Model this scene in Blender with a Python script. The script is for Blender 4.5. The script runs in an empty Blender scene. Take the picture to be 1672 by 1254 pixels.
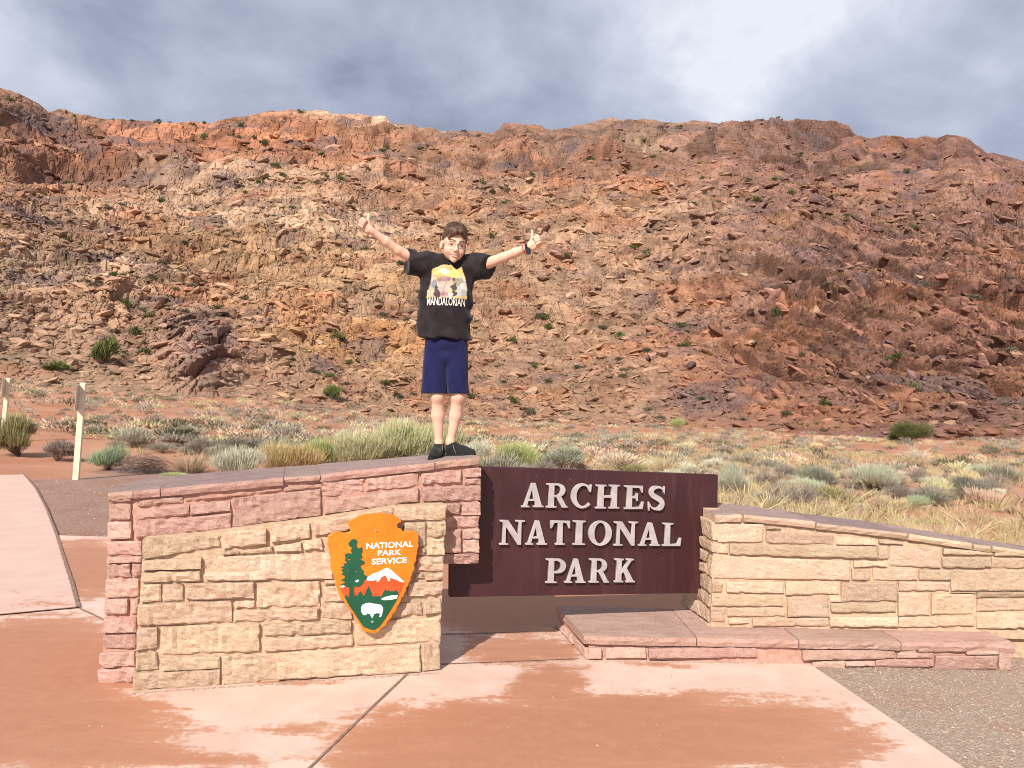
import bpy, bmesh, math, random
import numpy as np
from mathutils import Vector, Matrix

scene = bpy.context.scene
COL = scene.collection
RNG = np.random.default_rng(7)
random.seed(7)

# ------------------------------------------------------------------ camera
PX_W, PX_H, PX_F = 1672.0, 1254.0, 1250.0        # the photograph's frame and focal length in its pixels
HORIZON, TILT = 668.0, 0.028                     # horizon height at the centre, and its slope (camera roll)
EYE = np.array([0.0, 0.0, 1.57])
_p = math.atan((HORIZON - PX_H / 2) / PX_F); _a = math.atan(TILT)
_fw = np.array([0, math.cos(_p), math.sin(_p)]); _u0 = np.array([0, -math.sin(_p), math.cos(_p)]); _x0 = np.array([1.0, 0, 0])
_rt = math.cos(_a) * _x0 + math.sin(_a) * _u0
_up = -math.sin(_a) * _x0 + math.cos(_a) * _u0
cam_data = bpy.data.cameras.new('camera'); cam = bpy.data.objects.new('camera', cam_data); COL.objects.link(cam)
cam_data.sensor_width = 36.0; cam_data.lens = 36.0 * PX_F / PX_W
cam_data.clip_start = 0.05; cam_data.clip_end = 5000
cam.matrix_world = Matrix(((_rt[0], _up[0], -_fw[0], EYE[0]), (_rt[1], _up[1], -_fw[1], EYE[1]), (_rt[2], _up[2], -_fw[2], EYE[2]), (0, 0, 0, 1)))
scene.camera = cam

def ray(px, py):
    return _fw * PX_F + _rt * (px - PX_W / 2) - _up * (py - PX_H / 2)
def on_z(px, py, z=0.0):                         # the point at height z that is seen at px, py
    v = ray(px, py); t = (z - EYE[2]) / v[2]
    return EYE + v * t
def on_plane(px, py, p0, n):
    v = ray(px, py); t = np.dot(p0 - EYE, n) / np.dot(v, n)
    return EYE + v * t
def at_depth(px, py, d):
    v = ray(px, py)
    return EYE + v * (d / v[1])

# ------------------------------------------------------------------ world, sun, exposure
SUN_AZ, SUN_EL = 22.0, 37.0                      # degrees: sun behind the camera, to its left
world = bpy.data.worlds.new('World'); scene.world = world; world.use_nodes = True
wn, wl = world.node_tree.nodes, world.node_tree.links
wn.clear()
w_out = wn.new('ShaderNodeOutputWorld'); w_bg = wn.new('ShaderNodeBackground'); w_bg.inputs['Strength'].default_value = 0.1
sky = wn.new('ShaderNodeTexSky'); sky.sky_type = 'NISHITA'; sky.sun_disc = False
sky.sun_elevation = math.radians(SUN_EL); sky.sun_rotation = math.radians(180 + SUN_AZ)
sky.altitude = 1250; sky.dust_density = 1.5
tc = wn.new('ShaderNodeTexCoord')
sep = wn.new('ShaderNodeSeparateXYZ'); wl.new(tc.outputs['Generated'], sep.inputs[0])
# clouds: project the view direction on a cloud deck, so the cloud streets flatten towards the horizon
zc = wn.new('ShaderNodeMath'); zc.operation = 'MAXIMUM'; zc.inputs[1].default_value = 0.0; wl.new(sep.outputs['Z'], zc.inputs[0])
za = wn.new('ShaderNodeMath'); za.operation = 'ADD'; za.inputs[1].default_value = 0.36; wl.new(zc.outputs[0], za.inputs[0])
dx = wn.new('ShaderNodeMath'); dx.operation = 'DIVIDE'; wl.new(sep.outputs['X'], dx.inputs[0]); wl.new(za.outputs[0], dx.inputs[1])
dy = wn.new('ShaderNodeMath'); dy.operation = 'DIVIDE'; wl.new(sep.outputs['Y'], dy.inputs[0]); wl.new(za.outputs[0], dy.inputs[1])
cmb = wn.new('ShaderNodeCombineXYZ'); wl.new(dx.outputs[0], cmb.inputs[0]); wl.new(dy.outputs[0], cmb.inputs[1])
mp = wn.new('ShaderNodeMapping'); mp.inputs['Rotation'].default_value = (0, 0, 2.65); mp.inputs['Location'].default_value = (-7.61, 5.08, 2.32); wl.new(cmb.outputs[0], mp.inputs[0])
n1 = wn.new('ShaderNodeTexNoise'); n1.inputs['Scale'].default_value = 1.7; n1.inputs['Detail'].default_value = 8; n1.inputs['Roughness'].default_value = 0.50; n1.inputs['Distortion'].default_value = 0.5
wl.new(mp.outputs[0], n1.inputs['Vector'])
n2 = wn.new('ShaderNodeTexNoise'); n2.inputs['Scale'].default_value = 5.0; n2.inputs['Detail'].default_value = 8; n2.inputs['Roughness'].default_value = 0.55; n2.inputs['Distortion'].default_value = 0.2
wl.new(mp.outputs[0], n2.inputs['Vector'])
mx = wn.new('ShaderNodeMix'); mx.data_type = 'FLOAT'; mx.inputs[0].default_value = 0.38
wl.new(n1.outputs['Fac'], mx.inputs[2]); wl.new(n2.outputs['Fac'], mx.inputs[3])
ramp = wn.new('ShaderNodeValToRGB'); wl.new(mx.outputs[0], ramp.inputs[0])
ramp.color_ramp.elements[0].position = 0.33; ramp.color_ramp.elements[0].color = (2.3, 2.6, 3.5, 1)
ramp.color_ramp.elements[1].position = 0.635; ramp.color_ramp.elements[1].color = (6.9, 7.1, 7.7, 1)
e = ramp.color_ramp.elements.new(0.475); e.color = (4.0, 4.35, 5.4, 1)
e = ramp.color_ramp.elements.new(0.565); e.color = (5.3, 5.65, 6.6, 1)
m2 = wn.new('ShaderNodeMix'); m2.data_type = 'RGBA'; m2.inputs[0].default_value = 0.93     # thin blue shows through the deck
wl.new(sky.outputs[0], m2.inputs[6]); wl.new(ramp.outputs[0], m2.inputs[7])
wl.new(m2.outputs[2], w_bg.inputs['Color']); wl.new(w_bg.outputs[0], w_out.inputs['Surface'])

sun_data = bpy.data.lights.new('sun', 'SUN'); sun_data.energy = 5.0; sun_data.angle = math.radians(0.53); sun_data.color = (1.0, 0.94, 0.85)
sun = bpy.data.objects.new('sun', sun_data); COL.objects.link(sun)
_sd = Vector((math.sin(math.radians(SUN_AZ)) * math.cos(math.radians(SUN_EL)), math.cos(math.radians(SUN_AZ)) * math.cos(math.radians(SUN_EL)), -math.sin(math.radians(SUN_EL))))
sun.rotation_euler = _sd.to_track_quat('-Z', 'Y').to_euler(); sun.location = (-20, -40, 40)
vs = scene.view_settings
vs.view_transform = 'Standard'; vs.look = 'None'; vs.exposure = 0.36; vs.gamma = 1.0; vs.use_curve_mapping = False
scene.render.engine = 'CYCLES'
scene.cycles.max_bounces = 6; scene.cycles.diffuse_bounces = 3; scene.cycles.glossy_bounces = 2; scene.cycles.transparent_max_bounces = 8
scene.cycles.use_denoising = True; scene.cycles.denoiser = 'OPENIMAGEDENOISE'; scene.cycles.denoising_prefilter = 'ACCURATE'
scene.cycles.filter_width = 1.0

# ------------------------------------------------------------------ object helpers
def link(o, parent=None):
    COL.objects.link(o)
    if parent is not None: o.parent = parent
    return o
def tag(o, label=None, cat=None, group=None, kind=None):
    if label: o['label'] = label
    if cat: o['category'] = cat
    if group: o['group'] = group
    if kind: o['kind'] = kind
    return o
def empty(name, loc=(0, 0, 0), rz=0.0):
    o = bpy.data.objects.new(name, None); o.location = loc; o.rotation_euler = (0, 0, rz); o.empty_display_size = 0.1
    return link(o)
def mesh_from(name, verts, faces, mat=None, smooth=False):
    me = bpy.data.meshes.new(name)
    me.from_pydata([tuple(map(float, v)) for v in verts], [], [tuple(map(int, f)) for f in faces])
    if mat is not None: me.materials.append(mat)
    if smooth: me.polygons.foreach_set('use_smooth', [True] * len(me.polygons))
    me.update()
    return me
def fast_mesh(name, V, F, mat=None, smooth=False, attrs=None):
    """V (n,3), F (m,3 or 4) numpy arrays; attrs: {name: (n,3) colours or (n,) floats} per vertex"""
    V = np.ascontiguousarray(V, np.float32); F = np.ascontiguousarray(F, np.int32); k = F.shape[1]
    me = bpy.data.meshes.new(name)
    me.vertices.add(len(V)); me.vertices.foreach_set('co', V.ravel())
    me.loops.add(F.size); me.loops.foreach_set('vertex_index', F.ravel())
    me.polygons.add(len(F)); me.polygons.foreach_set('loop_start', np.arange(0, F.size, k, dtype=np.int32))
    me.polygons.foreach_set('loop_total', np.full(len(F), k, np.int32))
    me.polygons.foreach_set('use_smooth', np.full(len(F), bool(smooth)))
    for an, av in (attrs or {}).items():
        av = np.asarray(av, np.float32)
        if av.ndim == 1:
            a = me.attributes.new(an, 'FLOAT', 'POINT'); a.data.foreach_set('value', av)
        else:
            a = me.attributes.new(an, 'FLOAT_COLOR', 'POINT'); a.data.foreach_set('color', np.concatenate([av, np.ones((len(av), 1), np.float32)], 1).ravel())
    if mat is not None: me.materials.append(mat)
    me.update(calc_edges=True); me.validate()
    return me
def obj(name, me, parent=None):
    return link(bpy.data.objects.new(name, me), parent)
def copy_tree(o, parent=None):
    c = o.copy(); COL.objects.link(c); c.parent = parent
    for ch in list(o.children): copy_tree(ch, c)
    return c

# ------------------------------------------------------------------ noise in numpy
def _h(ix, iy, iz, seed):
    with np.errstate(over='ignore'):
        h = ix.astype(np.int64) * 374761393 + iy.astype(np.int64) * 668265263 + iz.astype(np.int64) * 2147483647 + seed * 1274126177
        h = (h ^ (h >> 13)) & 0xFFFFFFFF
        h = (h * 1274126177) & 0xFFFFFFFF
        h = h ^ (h >> 16)
        h = (h * 2246822519) & 0xFFFFFFFF
        h = h ^ (h >> 13)
    return (h & 0xFFFFFF).astype(np.float32) / np.float32(0xFFFFFF)
def vnoise(P, seed=0):
    P = np.asarray(P, np.float64)
    i = np.floor(P).astype(np.int64); f = (P - i).astype(np.float32); f = f * f * (3 - 2 * f)
    out = 0
    for a in (0, 1):
        wx = f[:, 0] if a else 1 - f[:, 0]
        for b in (0, 1):
            wy = f[:, 1] if b else 1 - f[:, 1]
            for c in (0, 1):
                wz = f[:, 2] if c else 1 - f[:, 2]
                out = out + _h(i[:, 0] + a, i[:, 1] + b, i[:, 2] + c, seed) * wx * wy * wz
    return out * 2 - 1
def fbm(P, octaves=4, seed=0, gain=0.5, lac=2.03):
    P = np.asarray(P, np.float64); s = 0; a = 1.0; t = 0
    for k in range(octaves):
        s = s + a * vnoise(P, seed + 17 * k); t += a; a *= gain; P = P * lac
    return s / t
def noise2(x, y, octaves=4, seed=0, gain=0.5):
    return fbm(np.stack([x, y, np.zeros_like(x) + 0.37 * seed], 1), octaves, seed, gain)
def cells2(u, v, seed=0, jitter=0.9):
    """2-D cellular noise: F1, F2, id random (3), offset to the cell's centre"""
    iu = np.floor(u).astype(np.int64); iv = np.floor(v).astype(np.int64)
    n = len(u); F1 = np.full(n, 9.0, np.float32); F2 = np.full(n, 9.0, np.float32)
    bi = np.zeros(n, np.int64); bj = np.zeros(n, np.int64); bx = np.zeros(n, np.float32); by = np.zeros(n, np.float32)
    z = np.zeros(1, np.int64)
    for a in (-1, 0, 1):
        for b in (-1, 0, 1):
            ci = iu + a; cj = iv + b
            cx = ci + 0.5 + jitter * (_h(ci, cj, z, seed) - 0.5); cy = cj + 0.5 + jitter * (_h(ci, cj, z + 1, seed) - 0.5)
            du = (u - cx).astype(np.float32); dv = (v - cy).astype(np.float32); d = np.sqrt(du * du + dv * dv)
            m = d < F1
            F2 = np.where(m, F1, np.minimum(F2, d)); F1 = np.where(m, d, F1)
            bi = np.where(m, ci, bi); bj = np.where(m, cj, bj); bx = np.where(m, du, bx); by = np.where(m, dv, by)
    R = [_h(bi, bj, z + 5 + k, seed) for k in range(5)]
    return F1, F2, R, bx, by
def sstep(a, b, x):
    t = np.clip((x - a) / (b - a), 0, 1); return t * t * (3 - 2 * t)

# ------------------------------------------------------------------ materials
def srgb(r, g, b):
    f = lambda c: ((c / 255 + 0.055) / 1.055) ** 2.4 if c > 10 else c / 255 / 12.92
    return (f(r), f(g), f(b), 1.0)
def new_mat(name, rough=0.9, spec=0.2):
    m = bpy.data.materials.new(name); m.use_nodes = True
    b = m.node_tree.nodes['Principled BSDF']
    b.inputs['Roughness'].default_value = rough
    b.inputs['Specular IOR Level'].default_value = spec
    return m, m.node_tree.nodes, m.node_tree.links, b
def N(nodes, t, **kw):
    n = nodes.new(t)
    for k, v in kw.items():
        if k in n.inputs: n.inputs[k].default_value = v
        else: setattr(n, k, v)
    return n
def mixc(nodes, links, fac, a, b, mode='MIX'):
    m = nodes.new('ShaderNodeMix'); m.data_type = 'RGBA'; m.blend_type = mode
    for sock, val in ((m.inputs[0], fac), (m.inputs[6], a), (m.inputs[7], b)):
        if hasattr(val, 'is_linked'): links.new(val, sock)
        else: sock.default_value = val
    return m.outputs[2]
def rampf(nodes, links, src, p0, p1, v0=0.0, v1=1.0):
    m = nodes.new('ShaderNodeMapRange'); m.interpolation_type = 'SMOOTHSTEP'
    m.inputs[1].default_value = p0; m.inputs[2].default_value = p1; m.inputs[3].default_value = v0; m.inputs[4].default_value = v1
    links.new(src, m.inputs[0]); return m.outputs[0]
def math2(nodes, links, op, a, b):
    m = nodes.new('ShaderNodeMath'); m.operation = op
    for s, v in ((m.inputs[0], a), (m.inputs[1], b)):
        if hasattr(v, 'is_linked'): links.new(v, s)
        else: s.default_value = v
    return m.outputs[0]
def objvec(nodes, links, scale=(1, 1, 1)):
    t = nodes.new('ShaderNodeTexCoord'); m = nodes.new('ShaderNodeMapping'); m.inputs['Scale'].default_value = scale
    links.new(t.outputs['Object'], m.inputs[0]); return m.outputs[0]
def bump(nodes, links, bsdf, h, strength=0.4, dist=0.01):
    b = nodes.new('ShaderNodeBump'); b.inputs['Strength'].default_value = strength; b.inputs['Distance'].default_value = dist
    links.new(h, b.inputs['Height']); links.new(b.outputs[0], bsdf.inputs['Normal'])
def noise_tex(nodes, links, vec, scale, detail=5, rough=0.6, dist=0.0):
    n = nodes.new('ShaderNodeTexNoise'); n.inputs['Scale'].default_value = scale; n.inputs['Detail'].default_value = detail
    n.inputs['Roughness'].default_value = rough; n.inputs['Distortion'].default_value = dist
    links.new(vec, n.inputs['Vector']); return n.outputs['Fac']
def plain_mat(name, col, rough=0.8, var=0.12, scale=20.0, spec=0.25, bstr=0.0, bscale=60.0, bdist=0.002):
    m, n, l, b = new_mat(name, rough, spec)
    v = objvec(n, l)
    f = noise_tex(n, l, v, scale, 6)
    dark = tuple(c * (1 - var) for c in col[:3]) + (1,); lite = tuple(min(1, c * (1 + var)) for c in col[:3]) + (1,)
    l.new(mixc(n, l, rampf(n, l, f, 0.3, 0.7), dark, lite), b.inputs['Base Color'])
    if bstr: bump(n, l, b, noise_tex(n, l, v, bscale, 5), bstr, bdist)
    return m

# ================================================================== hill: shape tables read off the skyline and the foot of the slope
_foot = [(-500, 100, 610), (-200, 97, 618), (0, 95, 625), (200, 92, 640), (420, 90, 650), (600, 88, 680), (850, 85, 688), (1100, 78, 698), (1300, 70, 708), (1500, 64, 718), (1672, 60, 724), (1900, 56, 736), (2200, 54, 748)]
_ridge = [(-500, 150), (-250, 128), (-60, 130), (0, 142), (30, 150), (80, 178), (160, 189), (250, 199), (340, 204), (390, 194), (430, 183), (470, 178), (520, 182), (600, 187), (628, 187), (640, 197), (675, 200), (690, 208), (720, 215), (812, 214), (822, 204), (865, 207), (900, 212), (950, 201), (1000, 192), (1080, 198), (1190, 200), (1260, 198), (1340, 205), (1385, 208), (1420, 225), (1500, 228), (1530, 233), (1545, 224), (1585, 226), (1610, 248), (1640, 257), (1672, 264), (1900, 285), (2200, 300)]
def _az_el(px, py):
    v = ray(px, py); return math.atan2(v[0], v[1]), v[2] / math.hypot(v[0], v[1])
_fa, _fr, _fe = [], [], []
for px, r, py in _foot:
    a, e_ = _az_el(px, py); _fa.append(a); _fr.append(r); _fe.append(e_)
_ra, _re = [], []
for px, py in _ridge:
    a, e_ = _az_el(px, py); _ra.append(a); _re.append(e_)
_fz = [EYE[2] + r * e_ for r, e_ in zip(_fr, _fe)]
def foot_r(az): return np.interp(az, _fa, _fr)
def foot_z(az): return np.interp(az, _fa, _fz)

def ground_z(x, y):
    x = np.atleast_1d(np.asarray(x, np.float64)); y = np.atleast_1d(np.asarray(y, np.float64))
    r = np.hypot(x, y); az = np.arctan2(x, np.maximum(y, 1e-3)); az = np.clip(az, -0.9, 0.9)
    rf = foot_r(az); t = np.clip((r - 14) / (rf - 14), 0, 1.3)
    far = sstep(10, 22, r) * (y > 0)
    z = -0.045 + foot_z(az) * t ** 1.2 * (y > 0)
    z = z + far * (0.16 * noise2(x / 9, y / 9, 3, 3) + 0.06 * noise2(x / 2.1, y / 2.1, 3, 5))
    # a low sandy bank behind the left wall
    z = z + 0.30 * np.exp(-(((x + 5.5) / 4.5) ** 2 + ((y - 24) / 5.0) ** 2)) * far
    return z

# ------------------------------------------------------------------ materials of the land
def nodes_rot(n, l, rot, scale):
    t = n.new('ShaderNodeTexCoord'); a = n.new('ShaderNodeMapping'); a.inputs['Rotation'].default_value = rot; l.new(t.outputs['Object'], a.inputs[0])
    b = n.new('ShaderNodeMapping'); b.inputs['Scale'].default_value = scale; l.new(a.outputs[0], b.inputs[0]); return b.outputs[0]
def rock_material(name, bscale=1.0):
    m, n, l, b = new_mat(name, 0.92, 0.12)
    at = N(n, 'ShaderNodeAttribute', attribute_name='col')
    v = objvec(n, l)
    f1 = noise_tex(n, l, v, 0.55 * bscale, 8, 0.68, 0.4)
    f2 = noise_tex(n, l, v, 3.2 * bscale, 5, 0.7)
    vz = objvec(n, l, (0.22, 0.22, 1.9))
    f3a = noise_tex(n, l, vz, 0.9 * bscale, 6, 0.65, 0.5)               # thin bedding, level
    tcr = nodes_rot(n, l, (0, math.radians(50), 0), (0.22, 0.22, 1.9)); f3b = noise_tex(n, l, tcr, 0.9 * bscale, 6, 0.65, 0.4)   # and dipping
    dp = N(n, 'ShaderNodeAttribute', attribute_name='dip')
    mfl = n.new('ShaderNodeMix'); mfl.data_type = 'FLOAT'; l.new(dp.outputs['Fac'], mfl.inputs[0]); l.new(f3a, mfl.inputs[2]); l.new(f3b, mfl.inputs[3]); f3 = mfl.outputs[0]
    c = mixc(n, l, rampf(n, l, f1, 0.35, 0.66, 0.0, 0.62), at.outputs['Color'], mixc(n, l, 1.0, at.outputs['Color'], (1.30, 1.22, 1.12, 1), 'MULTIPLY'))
    c = mixc(n, l, rampf(n, l, f3, 0.52, 0.64, 0.0, 0.75), c, mixc(n, l, 1.0, at.outputs['Color'], (0.72, 0.60, 0.56, 1), 'MULTIPLY'))  # dark crevice-like lines put into the colour along the bedding
    c = mixc(n, l, rampf(n, l, f2, 0.50, 0.72, 0.0, 0.55), c, mixc(n, l, 1.0, c, (0.68, 0.57, 0.52, 1), 'MULTIPLY'))
    l.new(c, b.inputs['Base Color'])
    vo = N(n, 'ShaderNodeTexVoronoi', Scale=0.9 * bscale); vo.feature = 'DISTANCE_TO_EDGE'; l.new(v, vo.inputs['Vector'])
    h = math2(n, l, 'ADD', math2(n, l, 'MULTIPLY', f2, 0.55), math2(n, l, 'MULTIPLY', f1, 0.9))
    h = math2(n, l, 'ADD', h, math2(n, l, 'MULTIPLY', rampf(n, l, vo.outputs['Distance'], 0.0, 0.16), 0.10))
    h = math2(n, l, 'ADD', h, math2(n, l, 'MULTIPLY', f3, 1.3))
    bump(n, l, b, h, 0.85, 0.45 / bscale)
    return m
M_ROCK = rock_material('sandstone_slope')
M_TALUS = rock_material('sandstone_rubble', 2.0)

def sand_material():
    m, n, l, b = new_mat('red_sand', 0.95, 0.1)
    v = objvec(n, l)
    f1 = noise_tex(n, l, v, 0.16, 6, 0.6, 0.6); f2 = noise_tex(n, l, v, 1.7, 7, 0.7); f3 = noise_tex(n, l, v, 14, 5, 0.7)
    c = mixc(n, l, rampf(n, l, f1, 0.35, 0.65), (0.40, 0.165, 0.095, 1), (0.47, 0.25, 0.165, 1))
    c = mixc(n, l, rampf(n, l, f2, 0.46, 0.68, 0, 0.75), c, (0.36, 0.215, 0.14, 1))
    c = mixc(n, l, rampf(n, l, f3, 0.52, 0.72, 0, 0.5), c, (0.24, 0.13, 0.085, 1))
    l.new(c, b.inputs['Base Color'])
    bump(n, l, b, math2(n, l, 'ADD', f2, f3), 0.7, 0.05)
    return m
M_SAND = sand_material()

# ------------------------------------------------------------------ desert floor: one sheet to the horizon
def build_ground():
    ys = np.concatenate([[-400, -120, -40, -15], np.linspace(-6, 8, 15), np.geomspace(8.5, 110, 130), [140, 200, 320, 600, 1200]])
    s = np.concatenate([-np.geomspace(1200, 130, 5), np.linspace(-110, -14, 70), np.linspace(-13, 13, 90), np.linspace(14, 110, 70), np.geomspace(130, 1200, 5)])
    X, Y = np.meshgrid(s, ys); x = X.ravel(); y = Y.ravel()
    z = ground_z(x, y)
    nx, ny = len(s), len(ys)
    i = np.arange(ny - 1)[:, None] * nx + np.arange(nx - 1)[None]
    F = np.stack([i, i + 1, i + nx + 1, i + nx], -1).reshape(-1, 4)
    o = obj('ground', fast_mesh('ground', np.stack([x, y, z], 1), F, M_SAND, True)); tag(o, kind='structure')
build_ground()

# ------------------------------------------------------------------ hillside
HILL = {}
def blocks(u, w, ang, su, sv, seed):
    ca, sa = math.cos(ang), math.sin(ang)
    a = (u * ca + w * sa) / su; b = (-u * sa + w * ca) / sv
    F1, F2, R, bx, by = cells2(a, b, seed)
    edge = F2 - F1
    return edge, R, bx, by
def build_hill():
    NA, NT = 1060, 530
    px = np.linspace(-150, 1822, NA)
    az = np.array([_az_el(p, 400)[0] for p in px]); az = np.sort(az)
    E_r = np.interp(az, _ra, _re); rf = foot_r(az); zf = foot_z(az)
    rr = 285 + 14 * noise2(az * 9, az * 0, 3, 21)
    zr = EYE[2] + rr * E_r
    # rows evenly spread in view: invert the mean profile
    tt = np.linspace(0, 1, 600); prof = tt ** 1.22
    Em = (110 * prof) / (82 + 205 * tt)
    t_rows = np.interp(np.linspace(0, Em[-1], NT - 40), Em, tt)
    t_rows = np.concatenate([np.linspace(-0.06, 0, 12)[:-1], t_rows, 1 + np.linspace(0, 0.25, 30)[1:]]); NTT = len(t_rows)
    T, A = np.meshgrid(t_rows, az, indexing='ij'); T = T.ravel(); A = A.ravel()
    RF = np.tile(rf, NTT); RR = np.tile(rr, NTT); ZF = np.tile(zf, NTT); ZR = np.tile(zr, NTT)
    Tc = np.clip(T, 0, 1)
    r = RF + (RR - RF) * T
    z = ZF + (ZR - ZF) * Tc ** 1.22 - np.where(T < 0, -T * 60, 0) - np.where(T > 1, (T - 1) * 70, 0)
    x = r * np.sin(A); y = r * np.cos(A)
    # approximate place in the photograph, used only to say which stretch of the slope gets which kind of rock and tone
    hx = np.interp(A, az, np.linspace(-150, 1822, NA)); hy = HORIZON + TILT * (hx - 836) - (z - EYE[2]) / r * PX_F * 0.985
    w = (z + 0.45 * r) / 1.8
    fade = sstep(0.0, 0.05, T) * (0.35 + 0.65 * sstep(0, 0.25, T))
    P3 = np.stack([x, y, z], 1)
    wu = 3.0 * fbm(P3 / 11, 3, 31); wv = 3.0 * fbm(P3 / 11 + 50, 3, 33)
    out = np.zeros_like(x); up = np.zeros_like(x)
    # ribs and gullies
    out += fade * (6.0 * fbm(np.stack([x / 42, y / 90, z / 70], 1), 2, 41) + 2.4 * fbm(np.stack([x / 16, y / 30, z / 9], 1), 2, 43)) * (1 - 0.75 * sstep(0.86, 1.0, T))
    right = sstep(1060, 1300, hx + 60 * fbm(P3 / 25, 2, 44)) * sstep(330, 450, hy) * (0.25 + 0.75 * sstep(690, 640, hy))
    rubble = 0.5 + 0.5 * fbm(P3 / 30 + 9, 3, 45)                          # rubbly or slabby
    top = sstep(0.62, 0.80, T)
    # ledges in the upper slope: flat beds with dark undercuts
    H = 5.5; sct = (z + 2.6 * fbm(P3 / np.array([40, 40, 25]), 3, 47) - 0.02 * x) / H
    ph = sct - np.floor(sct); lay = np.floor(sct)
    lr = _h(lay.astype(np.int64), np.zeros_like(lay, dtype=np.int64), np.zeros_like(lay, dtype=np.int64), 48)
    cliff = top * (0.35 + 0.65 * sstep(0.35, 0.75, lr)) * (1 - sstep(0.97, 1.0, T)) + 0.28 * (1 - top) * (1 - right) * sstep(0.12, 0.3, T)
    led = np.where(ph < 0.72, ph / 0.72, (1 - ph) / 0.28)
    out += cliff * 2.3 * (led - 0.4)
    # thin bedding: small ledges that run level on the left and dip down to the right on the right
    dip = 0.04 + 0.75 * sstep(950, 1450, hx) * sstep(300, 430, hy)
    for Hs, amp, sdd in ((3.0, 1.15, 91), (1.3, 0.42, 92)):
        q = (z + dip * x * 1.0 + 1.3 * fbm(P3 / np.array([16, 16, 9]), 3, sdd)) / Hs; pq = q - np.floor(q)
        stren = sstep(-0.15, 0.35, fbm(P3 / np.array([14, 20, 7]) + sdd, 2, sdd + 3))
        out += fade * amp * stren * (1 - 0.65 * right) * (np.where(pq < 0.64, pq / 0.64, (1 - pq) / 0.36) - 0.45)
    # the big undercut band to the right of the middle, the varnished wall at far left
    def band(x0, x1, yc, hh, depth):
        m = sstep(x0, x0 + 50, hx) * sstep(x1, x1 - 50, hx); q = (hy - (yc + 7 * noise2(hx / 70, hx * 0, 3, 49))) / hh
        return m * (np.clip(1 - np.abs(q + 1.0), 0, 1) * depth - np.clip(1 - np.abs(q), 0, 1) * depth * 1.3)
    out += band(820, 1430, 262, 15, 3.6) + band(-150, 340, 322, 17, 3.6) + band(440, 700, 240, 12, 2.0) + band(150, 420, 268, 11, 2.0) + band(1180, 1560, 302, 11, 1.8) + band(560, 900, 300, 9, 1.5)
    # blocks at four sizes; slabs on the right dip down to the right
    cell_col = np.zeros_like(x); varn = np.zeros_like(x); lite = np.zeros_like(x)
    uu = x + wu; ww = w + wv * 0.6
    def layer(ang, su, sv, amp, seed, mask, crack=0.6, cw=0.10):
        nonlocal out, cell_col, lite
        edge, R, bx, by = blocks(uu, ww, ang, su, sv, seed)
        d = (R[0] - 0.5) * 1.3 + (R[1] - 0.5) * 1.5 * bx + (R[2] - 0.25) * 1.6 * by - crack * (1 - sstep(0, cw, edge))
        out += mask * amp * d
        cell_col += mask * (R[3] - 0.5)
        return edge, R
    sm = 1 - right
    e1, R1 = layer(0.10, 13, 4.6, 1.9, 61, sm * (0.55 + 0.5 * top) * fade, 0.7)
    e2, R2 = layer(-0.98, 17, 3.8, 2.5, 62, right * fade, 0.9, 0.13)
    e3, R3 = layer(0.06, 5.2, 2.0, 0.80, 63, sm * fade, 0.7, 0.12)
    e4, R4 = layer(-0.92, 7.5, 1.9, 1.25, 64, right * fade, 0.9, 0.14)
    # soften the big steps by a cell or two so that they read as worn edges, then add the small stones crisp
    O2 = out.reshape(NTT, NA)
    for _ in range(2):
        O2 = np.pad(O2, 1, mode='edge'); O2 = (O2[:-2, 1:-1] + 2 * O2[1:-1, 1:-1] + O2[2:, 1:-1]) / 4
        O2 = np.pad(O2, ((0, 0), (1, 1)), mode='edge'); O2 = (O2[:, :-2] + 2 * O2[:, 1:-1] + O2[:, 2:]) / 4
    out = O2.ravel()
    rest = (0.55 + 0.45 * rubble)
    e5, R5 = layer(-0.45, 2.3, 0.95, 0.50, 65, rest * (1 + 0.7 * right) * (0.3 + 0.7 * fade), 0.7, 0.16)
    e6, R6 = layer(-0.6, 1.05, 0.5, 0.27, 66, rest * (1 + 0.5 * right) * (1 - 0.7 * top) * (0.3 + 0.7 * fade), 0.7, 0.2)
    varn = sstep(0.80, 0.86, R1[4]) * sm * (0.35 + 0.65 * top) + sstep(0.74, 0.8, R2[4]) * right + 0.8 * sstep(0.9, 0.93, R3[4])
    # a jumbled dark outcrop at the foot, left of the middle
    jm = np.exp(-(((hx - 335) / 62) ** 2 + ((hy - 590) / 62) ** 2) ** 2)
    eJ, RJ, bxJ, byJ = blocks(uu, ww, 1.25, 4.2, 2.3, 71)
    out += jm * (2.2 + 2.6 * (RJ[0] - 0.5) + 1.5 * (RJ[1] - .5) * bxJ - 1.0 * (1 - sstep(0, .15, eJ)))
    out += 0.16 * fbm(P3 / 0.8, 3, 73) * (1 - 0.4 * top)
    # displace outward and up from the slope
    nx, ny, nz = -np.sin(A) * 0.66, -np.cos(A) * 0.66, 0.75
    edgefade = (1 - sstep(1.0, 1.12, T) * 0.8)
    x2 = x + out * nx * edgefade; y2 = y + out * ny * edgefade; z2 = z + out * nz * edgefade * (1 - 0.6 * sstep(0.90, 1.0, T)) + np.where(T > 0.97, 0.0, 0.0)
    # ------------- rock colours
    def c(*v): return np.array(v, np.float32)
    tan, pale, orange, red, pink, ochre, purple = c(.385, .250, .170), c(.49, .365, .265), c(.42, .205, .120), c(.315, .145, .098), c(.345, .212, .165), c(.39, .245, .12), c(.15, .102, .10)
    big = fbm(P3 / np.array([42, 60, 22]), 4, 81); mid = fbm(P3 / np.array([11, 14, 6]), 3, 83)
    def w8(cx, cy, rx, ry): return np.exp(-(((hx - cx) / rx) ** 2 + ((hy - cy) / ry) ** 2))
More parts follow.
